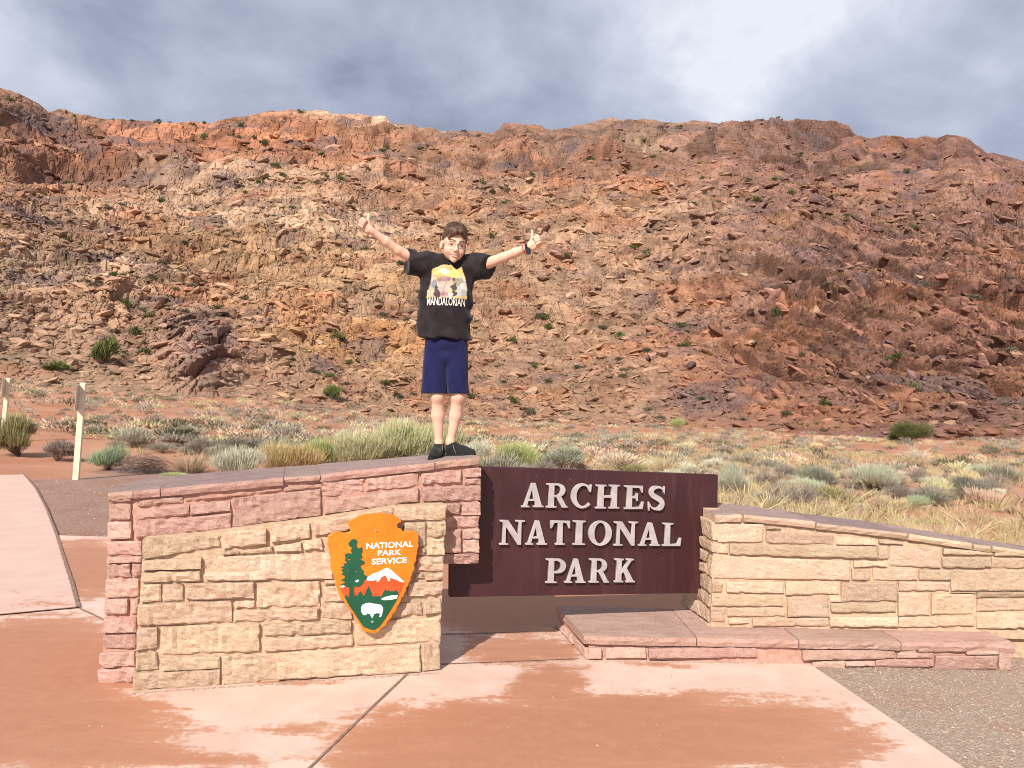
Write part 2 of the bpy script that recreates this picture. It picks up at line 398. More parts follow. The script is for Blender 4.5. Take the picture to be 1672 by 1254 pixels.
    C = np.tile(tan, (len(x), 1))
    def mixin(colr, m):
        nonlocal C
        m = np.clip(m, 0, 1)[:, None]; C = C * (1 - m) + colr * m
    mixin(c(.285, .16, .138), 0.9 * sstep(980, 1300, hx) * sstep(-0.5, 0.4, mid + 0.3))
    mixin(orange, 0.9 * w8(430, 260, 330, 110) + 0.6 * w8(100, 300, 200, 70))
    mixin(c(.29, .185, .15), 0.85 * w8(120, 200, 220, 42) + 0.75 * w8(1180, 228, 350, 45))
    mixin(red, 0.65 * w8(900, 300, 260, 28) + 0.7 * w8(1280, 600, 120, 70) + 0.5 * w8(180, 300, 200, 40) + 0.45 * w8(1550, 520, 160, 90))
    mixin(pale, 0.55 * w8(330, 420, 320, 100) * sstep(-0.4, 0.3, mid) + 0.35 * w8(850, 420, 300, 110)); mixin(tan, 0.5 * w8(420, 560, 350, 80))
    mixin(c(.43, .27, .105), 1.0 * w8(600, 525, 140, 95) * sstep(-0.3, 0.4, mid) + 0.35 * w8(500, 420, 300, 60))
    mixin(pale, 0.75 * sstep(0.05, 0.5, big) * (1 - sstep(1250, 1500, hx)) + 0.6 * w8(560, 490, 60, 40) + 0.5 * w8(1230, 205, 90, 16))
    mixin(orange, 0.65 * sstep(0.15, 0.5, mid - big * 0.4)); mixin(red, 0.55 * sstep(0.2, 0.55, -mid))
    mixin(ochre, 0.35 * (1 - sstep(0.0, 0.22, e6)) * (1 - top))                               # soil between the stones
    C *= (0.84 * (1 + 0.50 * np.clip(cell_col, -1, 1)))[:, None]; C[:, 1] *= 0.96; C[:, 2] *= 0.95
    C *= (0.93 + 0.32 * (lr - 0.5) * top)[:, None]
    C *= (1 - 0.20 * sstep(330, 225, hy) * (hx > 640) - 0.14 * sstep(1080, 1350, hx))[:, None]  # slope colour darkened towards the top and towards the right
    mixin(purple, 0.70 * varn * sstep(-0.2, 0.3, mid + 0.15) + 0.7 * jm * sstep(0.35, 0.7, RJ[4]))
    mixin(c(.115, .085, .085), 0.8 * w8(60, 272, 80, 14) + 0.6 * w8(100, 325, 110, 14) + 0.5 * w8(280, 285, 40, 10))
    mixin(c(.30, .175, .15), 0.65 * jm * (RJ[4] < 0.45))
    C = np.clip(C, 0.02, 0.7)
    V = np.stack([x2, y2, z2], 1)
    i = np.arange(NTT - 1)[:, None] * NA + np.arange(NA - 1)[None]
    F = np.stack([i, i + 1, i + NA + 1, i + NA], -1).reshape(-1, 4)
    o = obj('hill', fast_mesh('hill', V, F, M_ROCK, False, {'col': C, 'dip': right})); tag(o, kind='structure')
    HILL.update(V=V, C=C, T=T, A=A, hx=hx, hy=hy, right=right, top=top, rubble=rubble, NA=NA, NT=NTT, out=out)
build_hill()

# far higher ground behind the skyline on the left
def build_rubble():
    g = np.random.default_rng(11)
    ico = bmesh.new(); bmesh.ops.create_icosphere(ico, subdivisions=1, radius=1.0); IV = np.array([v.co[:] for v in ico.verts]); IF = np.array([[v.index for v in f.verts] for f in ico.faces]); ico.free()
    H = HILL; n = 13000
    prob = np.where((H['T'] > 0.0) & (H['T'] < 0.93), (0.35 + H['rubble']) * (1 - 0.6 * H['top']) * (1 - 0.15 * H['right']), 0.0)
    # the rows are even in view, so picking vertices evenly gives an even look; keep the size tied to the place
    idx = g.choice(len(prob), n, p=prob / prob.sum(), replace=False)
    P = H['V'][idx]; dist = np.linalg.norm(P[:, :2], axis=1)
    size = (0.12 + 0.34 * g.pareto(2.6, n).clip(0, 2.4)) * (dist / 110) ** 0.75
    size = size.clip(0.13, 2.0)
    rot = g.normal(size=(n, 4)); rot /= np.linalg.norm(rot, axis=1)[:, None]
    q0, q1, q2, q3 = rot.T
    Rm = np.stack([1 - 2 * (q2 ** 2 + q3 ** 2), 2 * (q1 * q2 - q0 * q3), 2 * (q1 * q3 + q0 * q2), 2 * (q1 * q2 + q0 * q3), 1 - 2 * (q1 ** 2 + q3 ** 2), 2 * (q2 * q3 - q0 * q1), 2 * (q1 * q3 - q0 * q2), 2 * (q2 * q3 + q0 * q1), 1 - 2 * (q1 ** 2 + q2 ** 2)], 1).reshape(n, 3, 3)
    # blocky: push the sphere towards a box
    B = IV / np.abs(IV).max(1, keepdims=True) * 0.6 + IV * 0.4
    V = B[None] * (1 + 0.22 * (g.random((n, len(IV), 1)) - 0.5))
    V = np.einsum('nij,nkj->nki', Rm, V)
    V = V * np.stack([0.8 + 0.9 * g.random(n), 0.7 + 0.5 * g.random(n), 0.30 + 0.28 * g.random(n)], 1)[:, None] * size[:, None, None]
    ang = g.normal(0, 0.35, n) - 0.5 * H['right'][idx]; ca, sa = np.cos(ang), np.sin(ang)
    V = np.stack([V[..., 0] * ca[:, None] - V[..., 2] * sa[:, None], V[..., 1], V[..., 0] * sa[:, None] + V[..., 2] * ca[:, None]], -1)
    V = V + P[:, None] + np.array([0, 0, 0.03])
    Cc = np.repeat((H['C'][idx] * (0.85 + 0.6 * g.random((n, 1))))[:, None], len(IV), 1).reshape(-1, 3)
    F = (IF[None] + (np.arange(n) * len(IV))[:, None, None]).reshape(-1, 3)
    o = obj('hillside_rubble', fast_mesh('hillside_rubble', V.reshape(-1, 3), F, M_TALUS, False, {'col': Cc})); tag(o, 'broken sandstone rubble strewn over the slope', 'rubble', kind='stuff')
build_rubble()

# ================================================================== paving, gravel
def to_px(P):
    d = np.asarray(P, np.float64) - EYE
    c = d @ _fw; return PX_W / 2 + PX_F * (d @ _rt) / c, PX_H / 2 - PX_F * (d @ _up) / c

def concrete_material(name, dry, dry2, wet):
    m, n, l, b = new_mat(name, 0.85, 0.3)
    v = objvec(n, l)
    at = N(n, 'ShaderNodeAttribute', attribute_name='wet')
    f1 = noise_tex(n, l, v, 2.6, 8, 0.62, 0.3); f2 = noise_tex(n, l, v, 11, 6, 0.7); f3 = noise_tex(n, l, v, 240, 3, 0.7)
    vs_ = objvec(n, l, (0.6, 2.2, 1)); f4 = noise_tex(n, l, vs_, 3.0, 6, 0.7, 0.6)
    f5 = noise_tex(n, l, v, 34, 5, 0.7, 0.5)
    c = mixc(n, l, rampf(n, l, f1, 0.32, 0.68), dry, dry2)
    c = mixc(n, l, rampf(n, l, f2, 0.62, 0.78, 0, 0.45), c, (dry[0] * 0.72, dry[1] * 0.58, dry[2] * 0.5, 1))
    c = mixc(n, l, rampf(n, l, f3, 0.35, 0.65, 0.0, 0.10), c, (0.25, 0.15, 0.11, 1))
    w = math2(n, l, 'ADD', at.outputs['Fac'], math2(n, l, 'MULTIPLY', math2(n, l, 'SUBTRACT', math2(n, l, 'ADD', math2(n, l, 'MULTIPLY', f4, 0.5), math2(n, l, 'ADD', math2(n, l, 'MULTIPLY', f2, 0.3), math2(n, l, 'MULTIPLY', f5, 0.2))), 0.5), 2.6))
    wm = rampf(n, l, w, 0.34, 0.62)
    w2 = rampf(n, l, w, 0.50, 0.95)
    cw = mixc(n, l, w2, wet, (wet[0] * 0.86, wet[1] * 0.80, wet[2] * 0.76, 1))
    cw = mixc(n, l, rampf(n, l, f2, 0.4, 0.7, 0, 0.35), cw, (wet[0] * 1.12, wet[1] * 1.12, wet[2] * 1.1, 1))
    sp_ = noise_tex(n, l, v, 75, 2, 0.5); cf = mixc(n, l, wm, c, cw)
    l.new(mixc(n, l, rampf(n, l, sp_, 0.66, 0.74, 0, 0.35), cf, (0.20, 0.11, 0.08, 1)), b.inputs['Base Color'])
    l.new(rampf(n, l, wm, 0, 1, 0.85, 0.62), b.inputs['Roughness'])
    bump(n, l, b, math2(n, l, 'ADD', f3, math2(n, l, 'MULTIPLY', f2, 0.6)), 0.22, 0.004)
    return m
M_PAD = concrete_material('pink_concrete', (0.58, 0.395, 0.315, 1), (0.66, 0.485, 0.400, 1), (0.44, 0.215, 0.132, 1))
M_PATH = concrete_material('walkway_concrete', (0.56, 0.375, 0.31, 1), (0.61, 0.42, 0.352, 1), (0.45, 0.195, 0.110, 1))

def gravel_material(name, a, b2, c3):
    m, n, l, b = new_mat(name, 0.9, 0.2)
    v = objvec(n, l)
    vo = N(n, 'ShaderNodeTexVoronoi', Scale=150.0); l.new(v, vo.inputs['Vector'])
    vo2 = N(n, 'ShaderNodeTexVoronoi', Scale=70.0); l.new(v, vo2.inputs['Vector'])
    f1 = noise_tex(n, l, v, 1.4, 6, 0.6)
    sp = N(n, 'ShaderNodeSeparateColor'); l.new(vo.outputs['Color'], sp.inputs[0])
    sp2 = N(n, 'ShaderNodeSeparateColor'); l.new(vo2.outputs['Color'], sp2.inputs[0])
    c = mixc(n, l, sp.outputs[0], a, b2)
    c = mixc(n, l, rampf(n, l, sp2.outputs[1], 0.78, 0.86), c, c3)
    c = mixc(n, l, rampf(n, l, f1, 0.45, 0.65, 0, 0.4), c, (a[0] * 1.1, a[1] * 0.8, a[2] * 0.7, 1))
    l.new(c, b.inputs['Base Color'])
    bump(n, l, b, math2(n, l, 'ADD', vo.outputs['Distance'], vo2.outputs['Distance']), 0.9, 0.012)
    return m
M_GRAVEL = gravel_material('grey_gravel', (0.39, 0.28, 0.215, 1), (0.48, 0.36, 0.285, 1), (0.51, 0.41, 0.34, 1))
M_GRAVEL_RED = gravel_material('red_gravel', (0.31, 0.175, 0.135, 1), (0.44, 0.275, 0.215, 1), (0.46, 0.34, 0.27, 1))

def wet_field(x, y, kind):
    px, py = to_px(np.stack([x, y, 0 * x], 1))
    f = np.zeros_like(x)
    el = {'pad': [(40, 1085, 190, 72, 1), (-60, 1180, 330, 70, 1), (120, 1235, 220, 30, .8), (140, 930, 75, 48, .9), (300, 1250, 160, 16, .75), (470, 1200, 55, 14, .62),
                  (815, 960, 130, 75, 1), (930, 985, 280, 42, 1), (850, 1062, 95, 22, .8), (900, 1120, 60, 40, .8), (980, 1200, 400, 62, 1), (720, 1235, 190, 45, .9), (1270, 1225, 180, 40, .75), (1120, 1150, 160, 30, .55), (420, 1113, 260, 5, .6), (1150, 1083, 160, 4, .6), (1290, 1150, 120, 30, .45),
                  (120, 1003, 60, 10, .5)],
          'plinth': [(1010, 1026, 85, 15, 1), (1290, 1030, 60, 5, .7)], 'path': [(60, 990, 100, 8, .5)]}[kind]
    for cx, cy, rx, ry, a in el:
        q = ((px - cx) / rx) ** 2 + ((py - cy) / ry) ** 2
        f = np.maximum(f, a * (1 - sstep(0.15, 2.3, q)))
    return f

def sheet(name, poly, z, mat, cell, kind=None, wet=None, thick=0.0, clip=None):
    """flat sheet: grid over the polygon's box, cut to the polygon"""
    bm = bmesh.new()
    vs_ = [bm.verts.new((p[0], p[1], z)) for p in poly]
    bm.faces.new(vs_)
    lo = np.min(np.array(poly)[:, :2], 0); hi = np.max(np.array(poly)[:, :2], 0)
    for ax in (0, 1):
        k = 1
        c0 = lo[ax] + cell
        while c0 < hi[ax]:
            co = [0, 0, 0]; no = [0, 0, 0]; co[ax] = c0; no[ax] = 1
            bmesh.ops.bisect_plane(bm, geom=bm.verts[:] + bm.edges[:] + bm.faces[:], plane_co=co, plane_no=no)
            c0 += cell
    bmesh.ops.recalc_face_normals(bm, faces=bm.faces[:])
    me = bpy.data.meshes.new(name); bm.to_mesh(me); bm.free()
    if len(me.polygons) and me.polygons[0].normal.z < 0: me.flip_normals()
    if wet:
        co = np.array([v.co[:] for v in me.vertices]); a = me.attributes.new('wet', 'FLOAT', 'POINT'); a.data.foreach_set('value', wet_field(co[:, 0], co[:, 1], wet).astype(np.float32))
    me.materials.append(mat)
    o = obj(name, me); tag(o, kind='structure'); return o

_e0 = on_z(1312, 1077); _e1 = on_z(1572, 1252); _ed = (_e1 - _e0) / (_e1[1] - _e0[1])
def pad_edge(y): return float(_e0[0] + _ed[0] * (y - _e0[1]))
curve_px = [(128, 993), (118, 955), (105, 915), (92, 873), (75, 829), (58, 797), (40, 776), (20, 764), (0, 757), (-40, 748)]
curve = [on_z(a, b)[:2] for a, b in curve_px]
pad = sheet('paving', [(-9, -3), (pad_edge(-3), -3), (pad_edge(8.72), 8.72), (curve[3][0], 8.72), (curve[1][0] + .02, curve[1][1]), (curve[0][0], curve[0][1]), (-9, 4.9)], 0.0, M_PAD, 0.16, wet='pad')
_pl = on_z(0, 1005); _dir = curve[0] - _pl[:2]
path_poly = [tuple(_pl[:2] - 6 * _dir)] + [tuple(curve[0])] + [tuple(c) for c in curve[1:]] + [(-22, 19.5), (-24, 6.5)]
walk = sheet('walkway', path_poly, 0.006, M_PATH, 0.6, wet='path')
sheet('gravel_shoulder', [(-30, 8.7), (2.5, 8.7), (2.5, 14.2), (-1.5, 15.5), (-4.5, 16.3), (-8.5, 17.6), (-12, 20.0), (-17, 23.5), (-30, 30)], -0.012, M_GRAVEL_RED, 1.2)
sheet('gravel', [(1.5, -3), (9, -3), (9, 5.9), (1.5, 5.9)], -0.014, M_GRAVEL, 1.0)

M_JOINT = plain_mat('joint_filler', (0.24, 0.15, 0.115, 1), 0.95, 0.4, 60, bstr=0.8, bscale=220)
def strip(name, pts, w, z, parent, mat=None, seed=0):
    g = np.random.default_rng(seed); V, F = [], []
    P = []
    for a, b in zip(pts[:-1], pts[1:]):
        a, b = np.array(a[:2]), np.array(b[:2]); n = max(2, int(np.linalg.norm(b - a) / 0.06))
        P += [a + (b - a) * k / n for k in range(n)]
    P.append(np.array(pts[-1][:2])); P = np.array(P)
    D = np.gradient(P, axis=0); Nn = np.stack([-D[:, 1], D[:, 0]], 1) / np.linalg.norm(D, axis=1)[:, None]
    wv = w * (0.8 + 0.5 * g.random(len(P)))[:, None] * 0.5
    L = P + Nn * wv; R = P - Nn * wv
    for k in range(len(P)): V += [(*L[k], z), (*R[k], z)]
    F = [(2 * k, 2 * k + 1, 2 * k + 3, 2 * k + 2) for k in range(len(P) - 1)]
    o = obj(name, mesh_from(name, V, F, mat or M_JOINT), parent); return o
strip('expansion_joint', [on_z(668, 1098), on_z(590, 1172), on_z(500, 1260)], 0.014, 0.004, pad, seed=1)
strip('expansion_joint', [on_z(722, 1036), on_z(910, 1031)], 0.012, 0.004, pad, seed=2)
strip('expansion_joint', [on_z(128, 993), on_z(150, 1003), on_z(172, 1014)], 0.018, 0.004, pad, seed=3)
strip('expansion_joint', [on_z(720, 1085), on_z(945, 1076)], 0.012, 0.004, pad, seed=5)
strip('edge_gap', [np.append(c, 0) for c in curve[:9]], 0.026, 0.0105, walk, seed=4)
strip('edge_gap', [_pl - np.append(2 * _dir, 0), np.append(curve[0], 0)], 0.02, 0.0105, walk, seed=6)

# loose pebbles on both gravels: one mass of small stones
def build_pebbles():
    g = np.random.default_rng(5)
    O = np.array([(1, 0, 0), (-1, 0, 0), (0, 1, 0), (0, -1, 0), (0, 0, 1), (0, 0, -1)], float)
    OF = np.array([(0, 2, 4), (2, 1, 4), (1, 3, 4), (3, 0, 4), (2, 0, 5), (1, 2, 5), (3, 1, 5), (0, 3, 5)])
    pts, sz = [], []
    k = 0
    while len(pts) < 9000:
        y = 3.2 + 2.3 * g.random(); x = 1.9 + 2.7 * g.random()
        if x > pad_edge(y) + 0.02 + 0.05 * g.random(): pts.append((x, y, -0.012)); sz.append(0.0035 + 0.0045 * g.random() ** 2)
    for _ in range(4500):
        y = 8.8 + 6 * g.random(); x = -10 + 9 * g.random()
        if x > np.interp(y, [c[1] for c in curve], [c[0] for c in curve]) + 0.08: pts.append((x, y, -0.01)); sz.append(0.005 + 0.011 * g.random() ** 3)
    for _ in range(900):                                                                     # grit gathered along the walls' feet
        t = g.random(); a, b = on_z(217, 1131), on_z(718, 1098); p = a + (b - a) * t; pts.append((p[0], p[1] - 0.012 * abs(g.normal()), 0.001)); sz.append(0.002 + 0.004 * g.random())
    for _ in range(500):
        t = g.random(); a, b = on_z(957, 1080), on_z(1312, 1082); p = a + (b - a) * t; pts.append((p[0], p[1] - 0.01 * abs(g.normal()), 0.001)); sz.append(0.002 + 0.004 * g.random())
    for _ in range(700):                                                                     # stray grit on the slabs
        x = -3.2 + 5.0 * g.random(); y = 3.2 + 2.6 * g.random() ** 1.3
        if x < pad_edge(y) - .03 and not (-2.5 < x < -.3 and y > 4.1) and y < 4.8: pts.append((x, y, 0.001)); sz.append(0.0016 + 0.004 * g.random() ** 4)
    P = np.array(pts); S = np.array(sz); n = len(P)
    V = O[None] * (0.7 + 0.6 * g.random((n, 6, 1))) * S[:, None, None] * np.array([1.2, 1, 0.75])
    a = g.random(n) * 6.28; V = np.stack([V[..., 0] * np.cos(a)[:, None] - V[..., 1] * np.sin(a)[:, None], V[..., 0] * np.sin(a)[:, None] + V[..., 1] * np.cos(a)[:, None], V[..., 2]], -1) + P[:, None]
    pal = np.array([(.36, .25, .19), (.40, .29, .22), (.48, .38, .31), (.27, .185, .14), (.42, .28, .21)])
    C = np.repeat(pal[g.integers(0, 5, n)][:, None], 6, 1).reshape(-1, 3)
    m, nn, l, b = new_mat('pebble', 0.85, 0.25); at = N(nn, 'ShaderNodeAttribute', attribute_name='col'); l.new(at.outputs['Color'], b.inputs['Base Color'])
    o = obj('pebbles', fast_mesh('pebbles', V.reshape(-1, 3), (OF[None] + (np.arange(n) * 6)[:, None, None]).reshape(-1, 3), m, False, {'col': C})); tag(o, 'loose small pebbles scattered over the gravel', 'pebbles', kind='stuff')
build_pebbles()

# ================================================================== stone walls
def stone_material(name, a, b2, stain, grain=(1, 1, 1.7)):
    m, n, l, b = new_mat(name, 0.9, 0.15)
    oi = N(n, 'ShaderNodeObjectInfo')
    t = N(n, 'ShaderNodeTexCoord'); add = N(n, 'ShaderNodeVectorMath'); add.operation = 'ADD'
    l.new(t.outputs['Object'], add.inputs[0])
    sc = N(n, 'ShaderNodeVectorMath'); sc.operation = 'SCALE'; cm = N(n, 'ShaderNodeCombineXYZ'); l.new(oi.outputs['Random'], cm.inputs[0]); l.new(oi.outputs['Random'], cm.inputs[2]); l.new(cm.outputs[0], sc.inputs[0]); sc.inputs['Scale'].default_value = 7.0
    l.new(sc.outputs[0], add.inputs[1])
    mp_ = N(n, 'ShaderNodeMapping'); mp_.inputs['Scale'].default_value = grain; l.new(add.outputs[0], mp_.inputs[0])
    v = mp_.outputs[0]
    f1 = noise_tex(n, l, v, 6, 8, 0.65, 0.5); f2 = noise_tex(n, l, v, 28, 6, 0.7, 0.3); f3 = noise_tex(n, l, add.outputs[0], 130, 4, 0.7)
    c = mixc(n, l, rampf(n, l, f1, 0.3, 0.7), a, b2)
    c = mixc(n, l, rampf(n, l, f2, 0.55, 0.78, 0, 0.5), c, stain)
    c = mixc(n, l, rampf(n, l, f3, 0.46, 0.70, 0, 0.55), c, (stain[0] * .6, stain[1] * .6, stain[2] * .6, 1))
    hs = N(n, 'ShaderNodeHueSaturation'); l.new(c, hs.inputs['Color'])
    l.new(rampf(n, l, oi.outputs['Random'], 0, 1, 0.87, 1.12), hs.inputs['Value'])
    mm = math2(n, l, 'FRACT', math2(n, l, 'MULTIPLY', oi.outputs['Random'], 7.31), 0.0)
    l.new(rampf(n, l, mm, 0, 1, 0.490, 0.503), hs.inputs['Hue'])
    l.new(hs.outputs[0], b.inputs['Base Color'])
    bump(n, l, b, math2(n, l, 'ADD', math2(n, l, 'MULTIPLY', f2, 1.0), math2(n, l, 'MULTIPLY', f3, 0.45)), 0.9, 0.014)
    return m
M_YEL = stone_material('buff_sandstone', (0.53, 0.375, 0.25, 1), (0.635, 0.48, 0.345, 1), (0.43, 0.275, 0.17, 1))
M_YEL2 = stone_material('stained_buff_sandstone', (0.485, 0.34, 0.23, 1), (0.59, 0.445, 0.315, 1), (0.34, 0.23, 0.16, 1))
M_PINK = stone_material('pink_sandstone', (0.475, 0.285, 0.225, 1), (0.575, 0.385, 0.315, 1), (0.38, 0.205, 0.155, 1))
M_FLAG = stone_material('weathered_flagstone', (0.29, 0.205, 0.182, 1), (0.43, 0.315, 0.28, 1), (0.18, 0.128, 0.122, 1), (1.0, 3.0, 1))
M_FLAGP = stone_material('top_lit_pink_flagstone', (0.48, 0.30, 0.24, 1), (0.585, 0.40, 0.33, 1), (0.38, 0.20, 0.15, 1), (1, 2.2, 1))  # plinth tops a little paler than their edges: brighter top light put into the colour
M_MORT_Y = plain_mat('buff_mortar', (0.50, 0.355, 0.24, 1), 0.95, 0.2, 25, bstr=0.7, bscale=90, bdist=0.006)
M_MORT_P = plain_mat('pink_mortar', (0.47, 0.265, 0.205, 1), 0.95, 0.2, 25, bstr=0.7, bscale=90, bdist=0.006)

class Plane:
    """a vertical wall face through two ground points, seen from the camera's side"""
    def __init__(s, a, b, off=0.0):
        a = np.array([a[0], a[1], 0.0]); b = np.array([b[0], b[1], 0.0])
        s.u = (b - a) / np.linalg.norm(b - a); s.n = np.array([s.u[1], -s.u[0], 0.0])
        if np.dot(s.n, EYE - a) < 0: s.n = -s.n
        s.p = a + s.n * off; s.z = np.array([0, 0, 1.0])
    def hit(s, px, py): return on_plane(px, py, s.p, s.n)
    def uv(s, P): d = np.asarray(P) - s.p; return np.dot(d, s.u), d[2]
    def xyz(s, u, v, w=0.0): return s.p + s.u * u + s.z * v + s.n * w

STONE_SEED = [100]
def stone(plane, quad, mat, parent, name='stone', proud=0.0, back=0.05, rough=0.011, cell=0.024, gap=-0.001, origin=None, umin=None):
    """one rough-faced stone; quad = four photo points TL TR BR BL on the wall face"""
    STONE_SEED[0] += 1; sd = STONE_SEED[0]; g = np.random.default_rng(sd)
    Q = np.array([plane.uv(plane.hit(*q)) for q in quad])
    if umin is not None: Q[:, 0] = np.maximum(Q[:, 0], umin)
    W = 0.5 * (np.linalg.norm(Q[1] - Q[0]) + np.linalg.norm(Q[2] - Q[3])); H = 0.5 * (np.linalg.norm(Q[3] - Q[0]) + np.linalg.norm(Q[2] - Q[1]))
    nu = int(np.clip(round(W / cell), 3, 24)); nv = int(np.clip(round(H / cell), 2, 7))
    # parameter lines: two close rings at the rim give the broken, rounded arris
    e = min(0.010 / max(W, 1e-3), 0.3); e2 = min(0.010 / max(H, 1e-3), 0.3)
    aa = np.concatenate([[0, 0], np.linspace(e, 1 - e, nu + 1), [1, 1]]); bb = np.concatenate([[0, 0], np.linspace(e2, 1 - e2, nv + 1), [1, 1]])
    A, B = np.meshgrid(aa, bb); I, J = np.meshgrid(np.arange(len(aa)), np.arange(len(bb)))
    P = (Q[0][None, None] * ((1 - A) * (1 - B))[..., None] + Q[1] * (A * (1 - B))[..., None] + Q[2] * (A * B)[..., None] + Q[3] * ((1 - A) * B)[..., None])
    ring = np.minimum(np.minimum(I, len(aa) - 1 - I), np.minimum(J, len(bb) - 1 - J))
    # inset for the joint, wobbling outline
    s3 = np.stack([P[..., 0].ravel(), P[..., 1].ravel(), np.full(P[..., 0].size, sd * 3.7)], 1)
    nlow = fbm(s3 * 7 + sd, 3, 7).reshape(A.shape); nmid = fbm(s3 * 24 + 3, 3, 8).reshape(A.shape); nhi = fbm(s3 * np.array([60, 60, 1]), 2, 9).reshape(A.shape)
    cx = P - P.mean((0, 1)); dirn = np.stack([np.sign(A - 0.5) * (np.abs(A - .5) > .499), np.sign(0.5 - B) * (np.abs(B - .5) > .499)], -1)
    P = P - dirn * (gap + 0.005 * (0.4 + nmid)[..., None])
    w = proud + g.normal(0, 0.004) + rough * (0.5 * nlow + 1.5 * (0.35 - 1.6 * np.abs(nmid)) + 0.5 * nhi) + g.normal(0, 0.004) * (A - .5) * 2 + g.normal(0, 0.004) * (B - .5) * 2
    w = np.where(ring == 1, w - 0.004 - 0.004 * nmid, w); w = np.where(ring == 0, -back, w)
    pts = plane.p + plane.u * P[..., 0:1] + plane.z * P[..., 1:2] + plane.n * w[..., None]
    o0 = pts.reshape(-1, 3).mean(0); V = pts.reshape(-1, 3) - o0
    nx, ny = len(aa), len(bb)
    F = [(j * nx + i, (j + 1) * nx + i, (j + 1) * nx + i + 1, j * nx + i + 1) for j in range(ny - 1) for i in range(nx - 1)]
    me = mesh_from(name, V, F, mat, False)
    if np.dot(np.cross(V[nx * 2 + 2 + nx] - V[nx * 2 + 2], V[nx * 2 + 3] - V[nx * 2 + 2]), plane.n) < 0: me.flip_normals()
    o = obj(name, me, parent); o.location = o0 - (origin if origin is not None else 0)
    return o

def prism(name, base, tops, mat, parent, bottom=0.0, origin=(0, 0, 0)):
    """solid over a plan polygon with its own top height at each corner"""
    n = len(base); bot = bottom if hasattr(bottom, '__len__') else [bottom] * n
    V = [(b[0], b[1], z) for b, z in zip(base, bot)] + [(b[0], b[1], t) for b, t in zip(base, tops)]
    V = [np.array(v) - np.array(origin) for v in V]
    F = [tuple(range(n))[::-1], tuple(range(n, 2 * n))] + [(k, (k + 1) % n, n + (k + 1) % n, n + k) for k in range(n)]
    bm = bmesh.new(); vv = [bm.verts.new(v) for v in V]
    for f in F: bm.faces.new([vv[k] for k in f])
    bmesh.ops.recalc_face_normals(bm, faces=bm.faces[:]); me = bpy.data.meshes.new(name); bm.to_mesh(me); bm.free()
    me.materials.append(mat)
    o = obj(name, me, parent); o.location = origin
    return o

def slab(front, back, thick, mat_top, mat_edge, parent, name='coping_stone', seed=0, cell=0.05):
    """coping flag: front/back = lists of 3-D points along the front and rear top edges"""
    g = np.random.default_rng(seed); front = np.array(front, float); back = np.array(back, float)
    nu = max(3, int(np.linalg.norm(front[-1] - front[0]) / cell)); nv = max(3, int(np.linalg.norm(back[0] - front[0]) / cell))
    f = lambda L, t: np.array([np.interp(t, np.linspace(0, 1, len(L)), L[:, k]) for k in range(3)]).T
    tu = np.linspace(0, 1, nu + 1); FR = f(front, tu); BK = f(back, tu)
    V = []; 
    for j in range(nv + 1):
        t = j / nv; V.append(FR * (1 - t) + BK * t)
    V = np.array(V)                                                   # (nv+1, nu+1, 3)
    nz = fbm(V.reshape(-1, 3) * 9 + seed, 3, 12).reshape(V.shape[:2]); V[..., 2] += 0.004 * nz
    out = FR[:, :2] - BK[:, :2]; out /= np.linalg.norm(out, axis=1)[:, None]
    jag = fbm(np.stack([tu * 14 + seed, tu * 0, tu * 0], 1), 3, 14)
    V[0, :, :2] += out * (0.010 * jag[:, None]); V[0, :, 2] -= 0.004
    rows = [V[0] + np.concatenate([out * (0.004 + 0.008 * fbm(np.stack([tu * 20 + seed, tu * 0, tu * 0 + 4], 1), 3, 15))[:, None], np.full((nu + 1, 1), -thick * 0.45)], 1)]
    rows.append(V[0] + np.concatenate([out * (-0.004 + 0.006 * fbm(np.stack([tu * 20 + seed, tu * 0, tu * 0 + 9], 1), 3, 16))[:, None], np.full((nu + 1, 1), -thick)], 1))
    allr = np.concatenate([rows[1][None], rows[0][None], V, (V[-1] - np.array([0, 0, thick]))[None]], 0)
    nr = len(allr); verts = allr.reshape(-1, 3); nn = nu + 1
    F = [(j * nn + i, j * nn + i + 1, (j + 1) * nn + i + 1, (j + 1) * nn + i) for j in range(nr - 1) for i in range(nu)]
    for i in (0, nu): F += [tuple(j * nn + i for j in range(nr))[::(1 if i == 0 else -1)]]
    o0 = verts.mean(0)
    me = mesh_from(name, verts - o0, F, mat_top)
    me.materials.append(mat_edge)
    for k, p in enumerate(me.polygons):
        if k < 2 * nu or k >= (nr - 1) * nu: p.material_index = 1
    o = obj(name, me, parent); o.location = o0; return o

def c1(x, y): return (140 + x / 2.9167, 720 + y / 2.9163)
def c2(x, y): return (460 + x / 2.9167, 720 + y / 2.9163)
def c4(x, y): return (1100 + x / 2.645, 780 + y / 2.645)
def c9(x, y): return (1080 + x / 4.643, 790 + y / 4.643)
def c3(x, y): return (700 + x / 3.344, 740 + y / 3.343)
def Q(c, x0, x1, tl, tr, bl, br): return [c(x0, tl), c(x1, tr), c(x1, br), c(x0, bl)]

# ---- left wall: a buff face in front of a pink wall, with a splayed pink end
PY = Plane(on_z(217, 1128), on_z(718, 1095))
PP = Plane(on_z(217, 1128), on_z(718, 1095), -0.12)
cornP = PP.hit(223, 1000); E1 = on_z(163, 1113)
PE = Plane(E1, cornP)
lw = empty('stone_wall', on_z(450, 1112)); tag(lw, 'left stone wall of buff and pink blocks carrying the arrowhead emblem', 'wall')
LO = np.array(lw.location)
class Off:            # keep the children's coordinates local to the wall's own origin
    pass
def wstone(plane, quad, mat, parent, root, **k):
    return stone(plane, quad, mat, parent, origin=np.array(root.location), **k)

